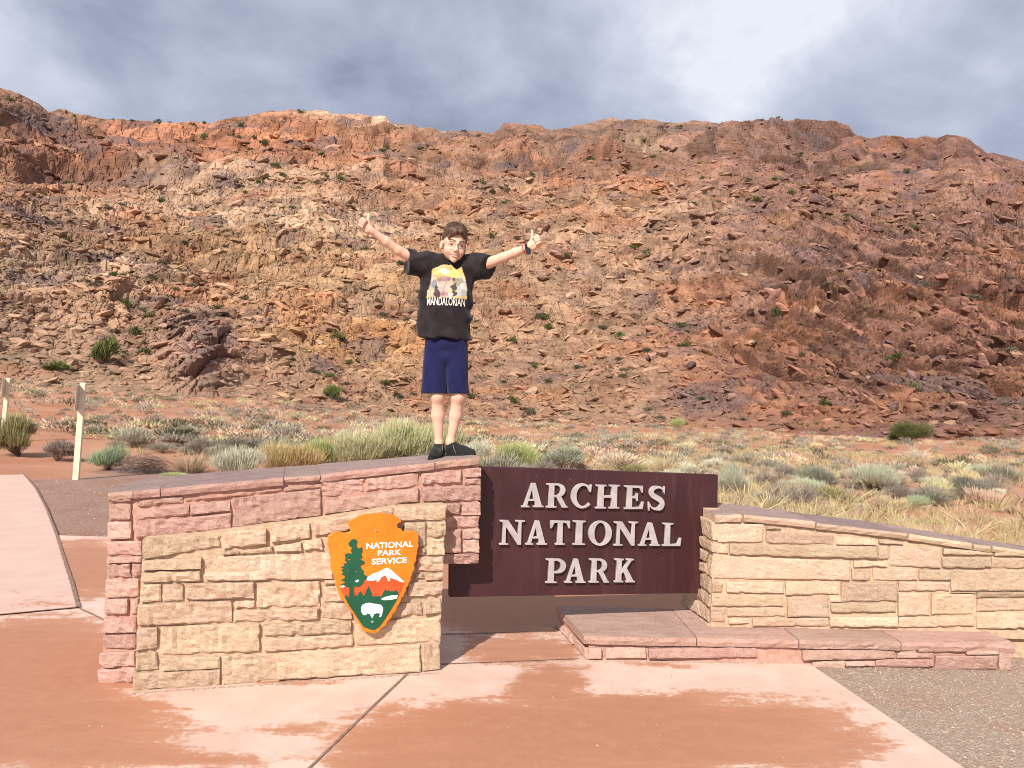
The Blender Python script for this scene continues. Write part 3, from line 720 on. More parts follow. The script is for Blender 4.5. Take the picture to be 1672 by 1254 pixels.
yel = [(c1, 272, 640, 465, 452, 560, 502), (c1, 655, 860, 432, 415, 515, 485), (c1, 880, 1066, 410, 390, 482, 460), (c1, 735, 888, 528, 500, 540, 525), (c1, 900, 1025, 500, 482, 525, 520), (c1, 1036, 1126, 475, 460, 518, 515), (c1, 650, 730, 525, 522, 543, 540),
       (c1, 270, 552, 568, 553, 612, 605), (c1, 268, 548, 620, 612, 672, 663), (c1, 568, 1180, 552, 530, 665, 655), (c1, 262, 360, 683, 680, 768, 760), (c1, 370, 462, 683, 680, 765, 757), (c1, 478, 800, 677, 670, 755, 745), (c1, 815, 1115, 674, 665, 793, 785),
       (c1, 248, 695, 777, 757, 880, 860), (c1, 713, 803, 764, 760, 795, 790), (c1, 705, 1110, 806, 795, 862, 850), (c1, 242, 342, 888, 885, 1003, 990), (c1, 360, 828, 882, 868, 1020, 1000), (c1, 850, 1263, 872, 857, 930, 912), (c1, 850, 1273, 940, 920, 1002, 975),
       (c1, 237, 342, 1010, 1003, 1095, 1085), (c1, 363, 640, 1032, 1027, 1095, 1080), (c1, 225, 638, 1103, 1088, 1190, 1165), (c1, 648, 908, 1022, 1012, 1163, 1143), (c2, -20, 660, 1008, 968, 1137, 1095), (c2, 155, 530, 385, 318, 450, 395), (c2, 537, 785, 320, 305, 378, 375),
       (c2, 583, 684, 387, 385, 503, 500), (c2, 692, 780, 385, 383, 458, 455), (c2, 690, 775, 467, 465, 543, 540), (c2, 645, 768, 552, 550, 620, 617), (c2, 635, 676, 632, 632, 660, 658), (c2, 684, 768, 632, 630, 660, 658), (c2, 600, 768, 672, 668, 738, 732), (c2, 676, 760, 755, 750, 822, 815),
       (c2, 520, 668, 777, 767, 840, 825), (c2, 350, 757, 862, 838, 975, 955), (c2, 668, 754, 968, 964, 1095, 1086), (c2, 190, 335, 772, 770, 852, 845), (c2, 200, 290, 692, 690, 765, 762), (c2, 203, 265, 660, 658, 682, 680), (c2, 640, 684, 512, 510, 545, 542)]
for s_ in yel: wstone(PY, Q(*s_), M_YEL, lw, lw, proud=0.010)
pnk = [(c1, 250, 462, 285, 263, 312, 292), (c1, 478, 935, 283, 226, 292, 243), (c1, 945, 1120, 222, 205, 240, 222), (c1, 243, 493, 325, 303, 376, 352), (c1, 498, 688, 305, 282, 349, 332), (c1, 240, 692, 388, 342, 462, 415), (c1, 700, 1117, 270, 228, 410, 352),
       (c2, 190, 393, 192, 180, 268, 245), (c2, 403, 650, 180, 150, 238, 215), (c2, 205, 648, 282, 222, 347, 287), (c2, 665, 853, 157, 135, 205, 196), (c2, 870, 950, 129, 128, 173, 172), (c2, 872, 950, 179, 178, 209, 208), (c2, 670, 948, 222, 208, 284, 283), (c2, 690, 848, 297, 293, 318, 350), (c2, 855, 946, 294, 292, 352, 352),
       (c2, 760, 942, 360, 358, 413, 412), (c2, 760, 850, 422, 420, 530, 530), (c2, 860, 941, 420, 419, 465, 465), (c2, 862, 940, 470, 469, 530, 530), (c2, 760, 938, 537, 535, 586, 583)]
for s_ in pnk: wstone(PP, Q(*s_), M_PINK, lw, lw, proud=0.008)
end = [(c1, 115, 222, 255, 248, 290, 285), (c1, 112, 217, 298, 297, 378, 371), (c1, 110, 220, 385, 383, 468, 461), (c1, 98, 268, 478, 475, 546, 541), (c1, 105, 268, 552, 549, 579, 576), (c1, 100, 215, 586, 584, 652, 646), (c1, 222, 267, 584, 583, 647, 646), (c1, 98, 252, 660, 655, 744, 741), (c1, 95, 203, 752, 751, 824, 821), (c1, 218, 250, 752, 751, 824, 822), (c1, 83, 242, 840, 838, 912, 908), (c1, 85, 240, 922, 918, 994, 986), (c1, 72, 236, 1003, 1000, 1081, 1071), (c1, 62, 232, 1086, 1082, 1156, 1148)]
for s_ in end: wstone(PE, Q(*s_), M_PINK, lw, lw, proud=0.008)

# mortar cores
def local(root, P): return [np.array(p, float) for p in P]
def slab_core(name, plane, outline, depth, mat, root, rec=0.010, umin=-9):
    """mortar mass behind a face: outline of photo points on the face, pushed in by rec and extruded back"""
    UV = [plane.uv(plane.hit(*q)) for q in outline]; UV = [(max(u, umin), v) for u, v in UV]; n = len(UV)
    V = [plane.xyz(u, max(v, -0.03), -rec) for u, v in UV] + [plane.xyz(u, max(v, -0.03), -depth) for u, v in UV]
    bm = bmesh.new(); o0 = np.array(root.location); vv = [bm.verts.new(np.array(p) - o0) for p in V]
    bm.faces.new(vv[:n]); bm.faces.new(vv[n:][::-1])
    for k in range(n): bm.faces.new((vv[k], vv[(k + 1) % n], vv[n + (k + 1) % n], vv[n + k]))
    bmesh.ops.recalc_face_normals(bm, faces=bm.faces[:]); me = bpy.data.meshes.new(name); bm.to_mesh(me); bm.free(); me.materials.append(mat)
    return obj(name, me, root)
slab_core('mortar', PY, [(234, 881), (330, 873), (440, 858), (513, 849), (645, 828), (728, 824), (717, 1100), (218, 1136)], 0.16, M_MORT_Y, lw)
top_px = [(221, 812), (320, 800), (500, 786), (709, 760), (782, 752)]
slab_core('mortar', PP, top_px + [(781, 918), (721, 919), (700, 1105), (222, 1136)], 0.40, M_MORT_P, lw)
slab_core('mortar', PE, [(182, 815), (223, 812), (226, 960), (219, 1120), (164, 1122), (172, 960)], 0.30, M_MORT_P, lw, 0.010)
# wall body behind, down to the ground
bF0 = PE.hit(182, 815); bF1 = PP.hit(222, 812); bF2 = PP.hit(716, 762); bF3 = PP.hit(782, 752)
def backp(p, d): return p - PP.n * d
_bl = on_z(228, 786, bF0[2] + .01)
body = [bF0 - PE.n * .1, bF1 - PP.n * .1, bF2 - PP.n * .1, backp(bF2, .66), backp(bF1, .80), _bl]
prism('wall_body', [p[:2] - LO[:2] for p in body], [p - .02 for p in (bF0[2], bF1[2], bF2[2], bF2[2], bF1[2], bF0[2])], M_MORT_P, lw, bottom=-0.03)
o_ = prism('wall_body', [p[:2] - LO[:2] for p in (bF2 - PP.n * .1, bF3 - PP.n * .1, backp(bF3, .45), backp(bF2, .6))], [bF2[2] - .02, bF3[2] - .02, bF3[2] - .02, bF2[2] - .02], M_MORT_P, lw, bottom=PP.hit(750, 912)[2])
# coping flags: front top edge follows the slope of the wall
def pz(plane, px, py, w=0.018): return plane.hit(px, py) + plane.n * w
cop = [((219, 799), (262, 796), .80, .80, 0.045), ((263, 796), (463, 778), .80, .76, 0.046), ((463.7, 778), (522.6, 774), .76, .74, 0.03), ((523.3, 773), (709, 753), .74, .52, 0.045), ((710.5, 752.5), (781, 745), .52, .44, 0.045)]
for k, (a, b, d0, d1, th) in enumerate(cop):
    A_ = pz(PP, *a); B_ = pz(PP, *b)
    s_ = slab([A_ - LO, B_ - LO], [A_ - PP.n * d0 - LO, B_ - PP.n * d1 - LO], th, M_FLAG, M_PINK, lw, seed=20 + k)
A_ = pz(PE, 180, 803); B_ = pz(PP, 218, 799.5)
slab([A_ - LO, B_ - LO], [on_z(226, 784, A_[2]) - LO, B_ - PP.n * .80 - LO], 0.04, M_FLAG, M_PINK, lw, seed=40)

# ---- right wall on its plinth
ZP = 0.158
PR = Plane(on_z(1160, 1024, ZP), on_z(1672, 1035, ZP))
cornR = on_z(1163, 1024, ZP); PS = Plane(cornR, on_z(1113, 985, ZP))
rw = empty('stone_wall', tuple(on_z(1420, 1030, ZP))); tag(rw, 'right stone wall of buff blocks sloping down beside the maroon sign', 'wall'); RO = np.array(rw.location)
rst = [(190, 388, 198, 200, 278, 278), (398, 465, 210, 213, 224, 224), (398, 692, 230, 247, 282, 290), (702, 872, 252, 264, 288, 290), (885, 990, 266, 276, 281, 290), (182, 232, 288, 288, 325, 325), (240, 878, 285, 297, 330, 348), (882, 928, 292, 293, 348, 348), (935, 1150, 292, 298, 380, 388), (1160, 1380, 303, 322, 328, 334), (1158, 1370, 341, 343, 386, 388), (1374, 1540, 343, 346, 388, 391),
       (778, 920, 358, 359, 385, 382), (172, 760, 337, 358, 435, 441), (768, 850, 392, 392, 442, 440), (860, 1052, 391, 393, 442, 442), (1060, 1193, 395, 397, 442, 440), (1198, 1540, 398, 400, 488, 486), (228, 475, 450, 448, 494, 497), (483, 714, 450, 448, 505, 500), (722, 962, 450, 450, 535, 532), (970, 1190, 448, 450, 488, 488), (1308, 1540, 493, 491, 518, 515), (1196, 1300, 494, 493, 497, 497),
       (165, 472, 503, 505, 553, 555), (490, 668, 515, 512, 598, 597), (675, 720, 510, 510, 537, 535), (678, 958, 542, 542, 580, 578), (968, 1105, 498, 498, 595, 592), (1112, 1295, 500, 500, 590, 592), (1310, 1540, 521, 520, 578, 572), (230, 482, 562, 560, 598, 598), (160, 222, 562, 562, 625, 622), (237, 325, 608, 608, 628, 628), (340, 668, 608, 602, 640, 640), (674, 965, 601, 599, 642, 640), (970, 1298, 600, 598, 644, 640), (1308, 1540, 582, 580, 650, 648), (168, 212, 456, 458, 495, 497),
       (1384, 1540, 322, 330, 336, 338)]
for k, s_ in enumerate(rst): wstone(PR, Q(c4, *s_), M_YEL2 if k in (2, 3, 6, 15, 16, 19, 27, 10) else M_YEL, rw, rw, proud=0.008, rough=0.0045)
# beyond the frame the wall runs on and down
for k, (x0, x1, t0, t1, b0, b1) in enumerate([(1550, 1900, 346, 352, 390, 392), (1550, 1760, 400, 402, 486, 486), (1770, 2050, 402, 404, 486, 486), (1550, 1850, 493, 492, 570, 572), (1860, 2050, 492, 492, 572, 574), (1550, 1700, 580, 580, 648, 650), (1710, 2050, 580, 580, 650, 652)]):
    wstone(PR, Q(c4, x0, x1, t0, t1, b0, b1), M_YEL, rw, rw, proud=0.008)
sst = [[(304, 245), (425, 300), (425, 440), (304, 378)], [(296, 395), (410, 450), (410, 522), (304, 472)], [(300, 488), (360, 525), (335, 585), (296, 568)], [(366, 540), (398, 548), (388, 708), (345, 690)], [(292, 590), (338, 602), (334, 672), (290, 655)], [(280, 672), (380, 722), (378, 825), (275, 765)], [(272, 785), (325, 812), (325, 895), (268, 850)], [(331, 820), (380, 842), (381, 932), (331, 898)], [(240, 865), (368, 950), (370, 1045), (200, 935)], [(180, 940), (370, 1060), (378, 1088), (290, 1042)]]
for q in sst: wstone(PS, [c9(*p) for p in q], M_YEL, rw, rw, proud=0.008, rough=0.005, umin=-0.006)
def topR(px): return np.interp(px, [1163, 1216, 1329, 1476, 1672, 1900], [846, 850, 866, 886, 909, 932])
xs_ = [1167, 1216, 1329, 1476, 1672, 1880]
slab_core('mortar', PR, [(x, topR(x) - 7) for x in xs_] + [(1880, 1050), (1161, 1030)], 0.2, M_MORT_Y, rw, 0.010)
fr = [PR.hit(x, topR(x)) for x in xs_]
fr[0] = PS.hit(1152, 838) + PR.n * 0.0 if False else fr[0]
dep = [.62, .60, .55, .50, .36, .30]
bodyF = [p - PR.n * .05 for p in fr]; bodyB = [p - PR.n * d for p, d in zip(fr, dep)]
prism('wall_body', [p[:2] - RO[:2] for p in bodyF + bodyB[::-1]], [p[2] - .012 - RO[2] for p in bodyF] + [p[2] - .012 - RO[2] for p in bodyB[::-1]], M_MORT_Y, rw, bottom=-ZP - .03)
# left cheek of the pillar
slab_core('mortar', PS, [c9(306, 180), c9(428, 262), c9(428, 300), c9(372, 1092), c9(175, 945), c9(130, 905), c9(150, 840), c9(300, 700)], 0.12, M_MORT_Y, rw, 0.010, 0.02)
Mc = [((1166, 839), (1209, 838), .62, .60, 0.05, 1), ((1213, 838), (1328, 850), .60, .55, 0.045, 1), ((1331, 852), (1477, 869), .55, .5, .04, 0), ((1481, 870), (1583, 885), .5, .42, .042, 0), ((1587, 887), (1614, 890), .42, .40, .04, 0), ((1617, 890), (1690, 900), .40, .36, .04, 0), ((1694, 901), (1890, 930), .36, .30, .04, 0)]
for k, (a, b, d0, d1, th, dk) in enumerate(Mc):
    A_ = pz(PR, *a); B_ = pz(PR, *b)
    slab([A_ - RO, B_ - RO], [A_ - PR.n * d0 - RO, B_ - PR.n * d1 - RO], th, M_FLAG, M_YEL2 if dk else M_YEL, rw, seed=60 + k)

# plinth
PK = Plane(on_z(957, 1078), on_z(1650, 1092))
cK = on_z(957, 1078); PKs = Plane(cK, on_z(906, 1021))
pl = empty('stone_plinth', tuple(on_z(1300, 1085))); tag(pl, 'low pink flagstone plinth under the right stone wall', 'plinth'); KO = np.array(pl.location)
pst = [(c3, 872, 942, 1064, 1062, 1122, 1120), (c3, 966, 1186, 1062, 1062, 1120, 1116), (c3, 1200, 1790, 1064, 1060, 1116, 1112), (c4, 557, 958, 744, 742, 785, 780), (c4, 585, 958, 722, 720, 738, 737), (c4, 980, 1048, 716, 716, 780, 778), (c4, 1055, 1255, 710, 709, 753, 752), (c4, 1264, 1462, 708, 706, 739, 737), (c4, 1130, 1398, 768, 767, 832, 830), (c4, 1264, 1400, 744, 742, 762, 760), (c4, 1404, 1463, 745, 744, 836, 834), (c4, 742, 868, 794, 793, 812, 811), (c4, 600, 738, 792, 791, 826, 824), (c4, 876, 1122, 786, 784, 818, 816), (c4, 966, 1122, 756, 756, 780, 780)]
for s_ in pst: wstone(PK, Q(*s_), M_PINK, pl, pl, proud=0.006, rough=0.005)
sd = [[(700, 905), (775, 985), (790, 1040), (694, 935)], [(780, 990), (852, 1060), (858, 1122), (795, 1045)]]
for q in sd: wstone(PKs, [c3(*p) for p in q], M_PINK, pl, pl, proud=0.006, rough=0.005)
kb = [PK.hit(957, 1078), PK.hit(1655, 1092)]
Lb = on_z(906, 1021); Lt = on_z(909, 990, ZP)
rear = Lt[1] + .02
prism('mortar', [p[:2] - KO[:2] for p in (kb[0] - PK.n * .02 + PK.u * .02, kb[1] - PK.n * .02, kb[1] - PK.n * .02 + np.array([0, rear - kb[1][1], 0]), np.array([Lb[0] + .02, rear, 0]))], [ZP - .04] * 4, M_MORT_P, pl, bottom=-.05)
# its top flags: (front-left px, front-right px) along the front edge
kf = [((953, 1051), (1136, 1052)), ((1138, 1047), (1302, 1047.5)), ((1304, 1044), (1468, 1041)), ((1470, 1040), (1655, 1038))]
for k, (a, b) in enumerate(kf):
    A_ = PK.hit(*a) + PK.n * .012; B_ = PK.hit(*b) + PK.n * .012
    A_[2] = B_[2] = ZP + .0015 * k
    if k == 0:
        A2 = np.array([Lt[0], rear, A_[2]]); B2 = B_ + np.array([-.02, rear - B_[1], 0])
    else: A2 = A_ + np.array([-.02, rear - A_[1], 0]); B2 = B_ + np.array([-.02, rear - B_[1], 0])
    slab([A_ - KO, B_ - KO], [A2 - KO, B2 - KO], 0.052, M_FLAGP, M_PINK, pl, name='flagstone', seed=80 + k)

# ================================================================== maroon sign with raised letters
def extrude_outline(name, plane, outlines, w0, w1, mat, parent, root, bevel=0.0):
    """closed solid from outlines given as wall coordinates (u, v) on a plane; first outline outer, the rest holes"""
    cu = bpy.data.curves.new(name, 'CURVE'); cu.dimensions = '2D'; cu.fill_mode = 'BOTH'
    for ol in outlines:
        sp = cu.splines.new('POLY'); sp.points.add(len(ol) - 1); sp.use_cyclic_u = True
        for p, q in zip(sp.points, ol): p.co = (q[0], q[1], 0, 1)
    cu.extrude = (w1 - w0) / 2 - bevel; cu.bevel_depth = bevel; cu.bevel_resolution = 1; cu.offset = -bevel
    tmp = bpy.data.objects.new(name, cu); COL.objects.link(tmp)
    dg = bpy.context.evaluated_depsgraph_get(); me = bpy.data.meshes.new_from_object(tmp.evaluated_get(dg))
    bpy.data.objects.remove(tmp); bpy.data.curves.remove(cu)
    place_on_plane(me, plane, (w0 + w1) / 2, root); me.materials.clear(); me.materials.append(mat); me.name = name
    return obj(name, me, parent)
def place_on_plane(me, plane, w, root):
    n = len(me.vertices); co = np.empty(n * 3, np.float32); me.vertices.foreach_get('co', co); co = co.reshape(-1, 3)
    P = plane.p + co[:, :1] * plane.u + co[:, 1:2] * plane.z + (co[:, 2:3] + w) * plane.n - np.array(root.location)
    me.vertices.foreach_set('co', P.astype(np.float32).ravel())
    hand = np.dot(np.cross(plane.u, plane.z), plane.n)
    if hand < 0: me.flip_normals()
    me.update()

def sign_paint():
    m, n, l, b = new_mat('maroon_paint', 0.42, 0.4)
    v = objvec(n, l); vst = objvec(n, l, (6, 6, 0.6))
    f1 = noise_tex(n, l, v, 2.2, 6, 0.6); f2 = noise_tex(n, l, vst, 3, 5, 0.6); f3 = noise_tex(n, l, v, 45, 4, 0.6)
    c = mixc(n, l, rampf(n, l, f1, 0.35, 0.65), (0.038, 0.0110, 0.0130, 1), (0.050, 0.0150, 0.017, 1))
    c = mixc(n, l, rampf(n, l, f2, 0.50, 0.75, 0, 0.5), c, (0.085, 0.035, 0.036, 1))
    vo = N(n, 'ShaderNodeTexVoronoi', Scale=9.0); l.new(v, vo.inputs['Vector'])
    c = mixc(n, l, rampf(n, l, vo.outputs['Distance'], 0.012, 0.03, 0.8, 0), c, (0.4, 0.3, 0.28, 1))
    l.new(c, b.inputs['Base Color']); l.new(rampf(n, l, f1, 0.3, 0.7, 0.36, 0.55), b.inputs['Roughness'])
    bump(n, l, b, f3, 0.06, 0.003)
    return m
M_MAROON = sign_paint()
M_LETTER = plain_mat('pale_grey_letter_paint', (0.38, 0.345, 0.335, 1), 0.55, 0.12, 18, bstr=0.1, bscale=120)
SL, SR = at_depth(735, 860, 4.93), at_depth(1172, 860, 5.42)
PG = Plane(SL, SR)
sg = empty('park_sign', tuple((SL + SR) / 2 * np.array([1, 1, 0]))); tag(sg, 'maroon park entrance sign with raised pale grey letters', 'sign')
def suv(px, py): return PG.uv(PG.hit(px, py))
extrude_outline('sign_board', PG, [[suv(735, 759.5), suv(1172.5, 775.2), suv(1169, 968), suv(734.5, 975)]], -0.06, 0.0, M_MAROON, sg, sg, 0.002)
# steel carriers that hold the board to the two walls, seen only from the side
M_STEEL = plain_mat('dark_steel', (0.06, 0.04, 0.04, 1), 0.5, 0.2, 30)
for (a, b) in (((745, 800), (752, 960)), ((1150, 800), (1157, 940))):
    extrude_outline('bracket', PG, [[suv(a[0], a[1]), suv(b[0], a[1]), suv(b[0], b[1]), suv(a[0], b[1])]], -0.11, -0.06, M_STEEL, sg, sg)

def arc(cx, cy, rx, ry, a0, a1, n=14):
    return [(cx + rx * math.cos(math.radians(a0 + (a1 - a0) * k / n)), cy + ry * math.sin(math.radians(a0 + (a1 - a0) * k / n))) for k in range(n + 1)]
def glyphs():
    G = {}
    G['A'] = [[(0, 0), (36, 0), (36, 6), (26, 8), (31, 26), (58, 26), (63, 8), (53, 6), (53, 0), (100, 0), (100, 6), (91, 8), (61, 100), (43, 100), (10, 8), (0, 6)], [(34, 34), (55, 34), (45, 70)]]
    G['H'] = [[(0, 0), (44, 0), (44, 6), (34, 8), (34, 45), (66, 45), (66, 8), (56, 6), (56, 0), (100, 0), (100, 6), (90, 8), (90, 92), (100, 94), (100, 100), (56, 100), (56, 94), (66, 92), (66, 56), (34, 56), (34, 92), (44, 94), (44, 100), (0, 100), (0, 94), (10, 92), (10, 8), (0, 6)]]
    G['N'] = [[(0, 0), (36, 0), (36, 6), (25, 8), (25, 72), (73, 0), (87, 0), (87, 92), (100, 94), (100, 100), (62, 100), (62, 94), (74, 92), (74, 40), (33, 100), (0, 100), (0, 94), (12, 90), (12, 8), (0, 6)]]
    G['T'] = [[(26, 0), (74, 0), (74, 6), (63, 8), (63, 91), (80, 90), (92, 68), (100, 68), (98, 100), (2, 100), (0, 68), (8, 68), (20, 90), (37, 91), (37, 8), (26, 6)]]
    G['I'] = [[(0, 0), (100, 0), (100, 6), (76, 8), (76, 92), (100, 94), (100, 100), (0, 100), (0, 94), (24, 92), (24, 8), (0, 6)]]
    G['L'] = [[(0, 0), (95, 0), (100, 36), (92, 36), (78, 10), (40, 9), (40, 92), (56, 94), (56, 100), (0, 100), (0, 94), (13, 92), (13, 8), (0, 6)]]
    G['E'] = [[(0, 0), (96, 0), (100, 32), (92, 32), (80, 10), (40, 9), (40, 46), (56, 46), (62, 34), (70, 34), (70, 68), (62, 68), (56, 56), (40, 56), (40, 91), (76, 90), (88, 70), (96, 70), (94, 100), (0, 100), (0, 94), (13, 92), (13, 8), (0, 6)]]
    G['P'] = [[(0, 0), (54, 0), (54, 6), (40, 8), (40, 40), (54, 40)] + arc(58, 70, 40, 30, -90, 90) + [(0, 100), (0, 94), (13, 92), (13, 8), (0, 6)], [(40, 49), (50, 49)] + arc(50, 70, 22, 21, -90, 90) + [(40, 91)]]
    G['R'] = [[(0, 0), (50, 0), (50, 6), (38, 8), (38, 44), (46, 44), (76, 0), (104, 0), (104, 6), (97, 8), (72, 46)] + arc(56, 72, 36, 28, -70, 90) + [(0, 100), (0, 94), (12, 92), (12, 8), (0, 6)], [(38, 52), (48, 52)] + arc(48, 72, 20, 20, -90, 90) + [(38, 92)]]
    G['K'] = [[(0, 0), (46, 0), (46, 6), (36, 8), (36, 36), (44, 44), (66, 8), (58, 6), (58, 0), (104, 0), (104, 6), (96, 8), (62, 61), (86, 92), (96, 94), (96, 100), (58, 100), (58, 94), (68, 92), (36, 52), (36, 92), (46, 94), (46, 100), (0, 100), (0, 94), (11, 92), (11, 8), (0, 6)]]
    G['O'] = [arc(50, 50, 50, 52, 0, 360, 36)[:-1], arc(50, 50, 25, 43, 0, 360, 30)[:-1]]
    G['C'] = [arc(52, 50, 52, 52, 48, 318, 34) + [(84, 22)] + arc(56, 50, 30, 42, 308, 62, 26)[0:0] + arc(57, 50, 32, 42, -42, -300, 28) + [(84, 66), (92, 66), (96, 98), (88, 98)]]
    # S: a stroke of changing width along a spine
    sp = [(88, 76), (84, 88), (68, 95.5), (48, 96), (28, 91), (18, 78), (22, 65), (38, 56), (58, 48), (76, 39), (84, 26), (76, 11), (56, 4), (36, 4.5), (18, 12), (11, 25)]
    wd = [3, 3.5, 4.5, 5.5, 9, 12.5, 13, 12, 12, 12.5, 13, 11.5, 6, 4.5, 3.5, 3]
    sp = np.array(sp, float); t = np.linspace(0, len(sp) - 1, 60); k = np.arange(len(sp))
    # smooth by corner cutting
    P = sp
    for _ in range(2):
        P2 = [P[0]]
        for a, b in zip(P[:-1], P[1:]): P2 += [a * .75 + b * .25, a * .25 + b * .75]
        P2.append(P[-1]); P = np.array(P2)
    Wd = np.interp(np.linspace(0, 1, len(P)), np.linspace(0, 1, len(wd)), wd)
    D = np.gradient(P, axis=0); Nn = np.stack([-D[:, 1], D[:, 0]], 1) / np.linalg.norm(D, axis=1)[:, None]
    L = P + Nn * Wd[:, None]; R = P - Nn * Wd[:, None]
    G['S'] = [[(94, 66), (96, 100), (88, 100)] + [tuple(p) for p in R[2:-3]] + [(4, 36), (2, -2), (10, -2)] + [tuple(p) for p in L[2:-3][::-1]]]
    return G
GL = glyphs()
# boxes of the letters as they stand on the board
rows = [[('A', 500, 622, 160, 293), ('R', 635, 752, 163, 295), ('C', 770, 882, 165, 297), ('H', 903, 1033, 170, 300), ('E', 1060, 1165, 175, 303), ('S', 1188, 1280, 178, 308)],
        [('N', 380, 517, 362, 497), ('A', 523, 640, 364, 497), ('T', 655, 764, 365, 497), ('I', 780, 847, 365, 498), ('O', 865, 992, 368, 500), ('N', 1003, 1133, 370, 502), ('A', 1138, 1255, 376, 503), ('L', 1268, 1370, 378, 504)],
        [('P', 632, 742, 572, 705), ('A', 735, 850, 572, 704), ('R', 868, 978, 572, 703), ('K', 1005, 1118, 572, 701)]]
def letter_on(plane, ch, box, conv, w0, w1, mat, parent, root):
    x0, x1, y0, y1 = box
    bl = plane.uv(plane.hit(*conv(x0, y1))); br = plane.uv(plane.hit(*conv(x1, y1))); tl = plane.uv(plane.hit(*conv(x0, y0)))
    bl, br, tl = np.array(bl), np.array(br), np.array(tl); up = np.array([0, tl[1] - bl[1]])
    gx = max(q[0] for o_ in GL[ch] for q in o_); f = lambda q: tuple(bl + (br - bl) * q[0] / gx + up * q[1] / 100)
    return extrude_outline('letter', plane, [[f(q) for q in o_] for o_ in GL[ch]], w0, w1, mat, parent, root, 0.0018)
for row in rows:
    for ch, x0, x1, y0, y1 in row: letter_on(PG, ch, (x0, x1, y0, y1), c3, 0.003, 0.026, M_LETTER, sg, sg)

# ================================================================== arrowhead emblem on the left wall
PB = Plane(PY.p, PY.p + PY.u, 0.055)
em = empty('emblem_plaque', tuple(PB.hit(612, 1000))); tag(em, 'orange arrowhead shaped emblem plaque on the left stone wall', 'plaque')
def c7(x, y): return (520 + x / 5.45, 820 + y / 5.452)
def buv(p): return PB.uv(PB.hit(*c7(*p)))
def enamel(name, c, rough=0.38): return plain_mat(name, c, rough, 0.13, 9, spec=0.4, bstr=0.12, bscale=60)
M_OR, M_OR2 = enamel('orange_enamel', (0.70, 0.185, 0.012, 1)), enamel('orange_rim_enamel', (0.74, 0.215, 0.03, 1))
M_GR, M_RB, M_WH = enamel('green_enamel', (0.008, 0.082, 0.040, 1)), enamel('red_brown_enamel', (0.50, 0.085, 0.022, 1)), enamel('white_enamel', (0.80, 0.79, 0.76, 1))
arrow = [(265, 165), (300, 155), (350, 130), (400, 110), (440, 106), (470, 103), (510, 102), (540, 98), (585, 98), (610, 107), (645, 109), (670, 112), (690, 126), (705, 140), (722, 150), (737, 168), (738, 182), (715, 186), (701, 203), (706, 228), (738, 238), (748, 262), (775, 258), (800, 260), (826, 257), (850, 258), (872, 266), (886, 278), (893, 300), (890, 325), (893, 345), (888, 362), (894, 385), (890, 405), (880, 430), (882, 455), (872, 480), (872, 520), (860, 540), (850, 560), (857, 585), (852, 605), (835, 630), (832, 655), (820, 675), (822, 700), (804, 722), (800, 745), (783, 765), (780, 795), (764, 812), (760, 836), (740, 852), (733, 880), (722, 905), (704, 925), (698, 950), (688, 975), (664, 995), (655, 1020), (642, 1042), (616, 1062), (606, 1085), (590, 1107), (562, 1122), (548, 1142), (530, 1158), (505, 1168), (470, 1168), (445, 1160), (420, 1155), (400, 1142), (383, 1128), (374, 1100), (352, 1078), (343, 1052), (325, 1030), (312, 1008), (296, 990), (282, 962), (262, 942), (255, 922), (236, 905), (222, 880), (202, 862), (190, 838), (182, 815), (172, 790), (165, 765), (150, 742), (153, 715), (148, 695), (134, 668), (136, 645), (124, 622), (116, 600), (103, 580), (108, 555), (104, 535), (115, 502), (102, 480), (94, 458), (99, 432), (94, 408), (80, 385), (84, 355), (92, 332), (82, 302), (95, 292), (112, 285), (130, 270), (160, 262), (190, 262), (200, 270), (230, 276), (258, 272), (281, 266), (286, 240), (270, 217), (262, 190)]
extrude_outline('plaque_board', PB, [[buv(p) for p in arrow]], -0.030, 0.0, M_OR, em, em, 0.004)
field = [(190, 768), (232, 752), (280, 757), (350, 740), (430, 690), (470, 695), (520, 670), (612, 620), (680, 668), (768, 712), (752, 745), (735, 790), (714, 828), (690, 882), (640, 962), (592, 1040), (545, 1105), (503, 1134), (468, 1134), (402, 1110), (372, 1070), (300, 960), (262, 902), (232, 848), (205, 800)]
extrude_outline('mountain_field', PB, [[buv(p) for p in field]], -0.002, 0.0018, M_RB, em, em)
snow = [(425, 692), (440, 665), (470, 645), (500, 630), (540, 618), (585, 592), (612, 582), (650, 605), (700, 650), (735, 682), (768, 712), (740, 711), (720, 703), (690, 690), (665, 680), (640, 672), (636, 690), (630, 702), (618, 700), (605, 662), (590, 650), (560, 667), (548, 690), (535, 703), (515, 708), (522, 688), (490, 697), (455, 700)]
extrude_outline('snow_cap', PB, [[buv(p) for p in snow]], -0.001, 0.0032, M_WH, em, em)
green = [(232, 848), (250, 818), (262, 845), (300, 848), (322, 842), (332, 815), (345, 836), (362, 800), (378, 790), (395, 825), (405, 834), (425, 785), (447, 748), (470, 800), (482, 838), (522, 836), (560, 838), (575, 806), (598, 770), (608, 792), (625, 782), (640, 796), (658, 786), (672, 796), (690, 778), (704, 796), (714, 828), (690, 882), (640, 962), (592, 1040), (545, 1105), (503, 1134), (468, 1134), (402, 1110), (372, 1070), (300, 960), (262, 902)]
extrude_outline('meadow', PB, [[buv(p) for p in green]], -0.001, 0.0032, M_GR, em, em)
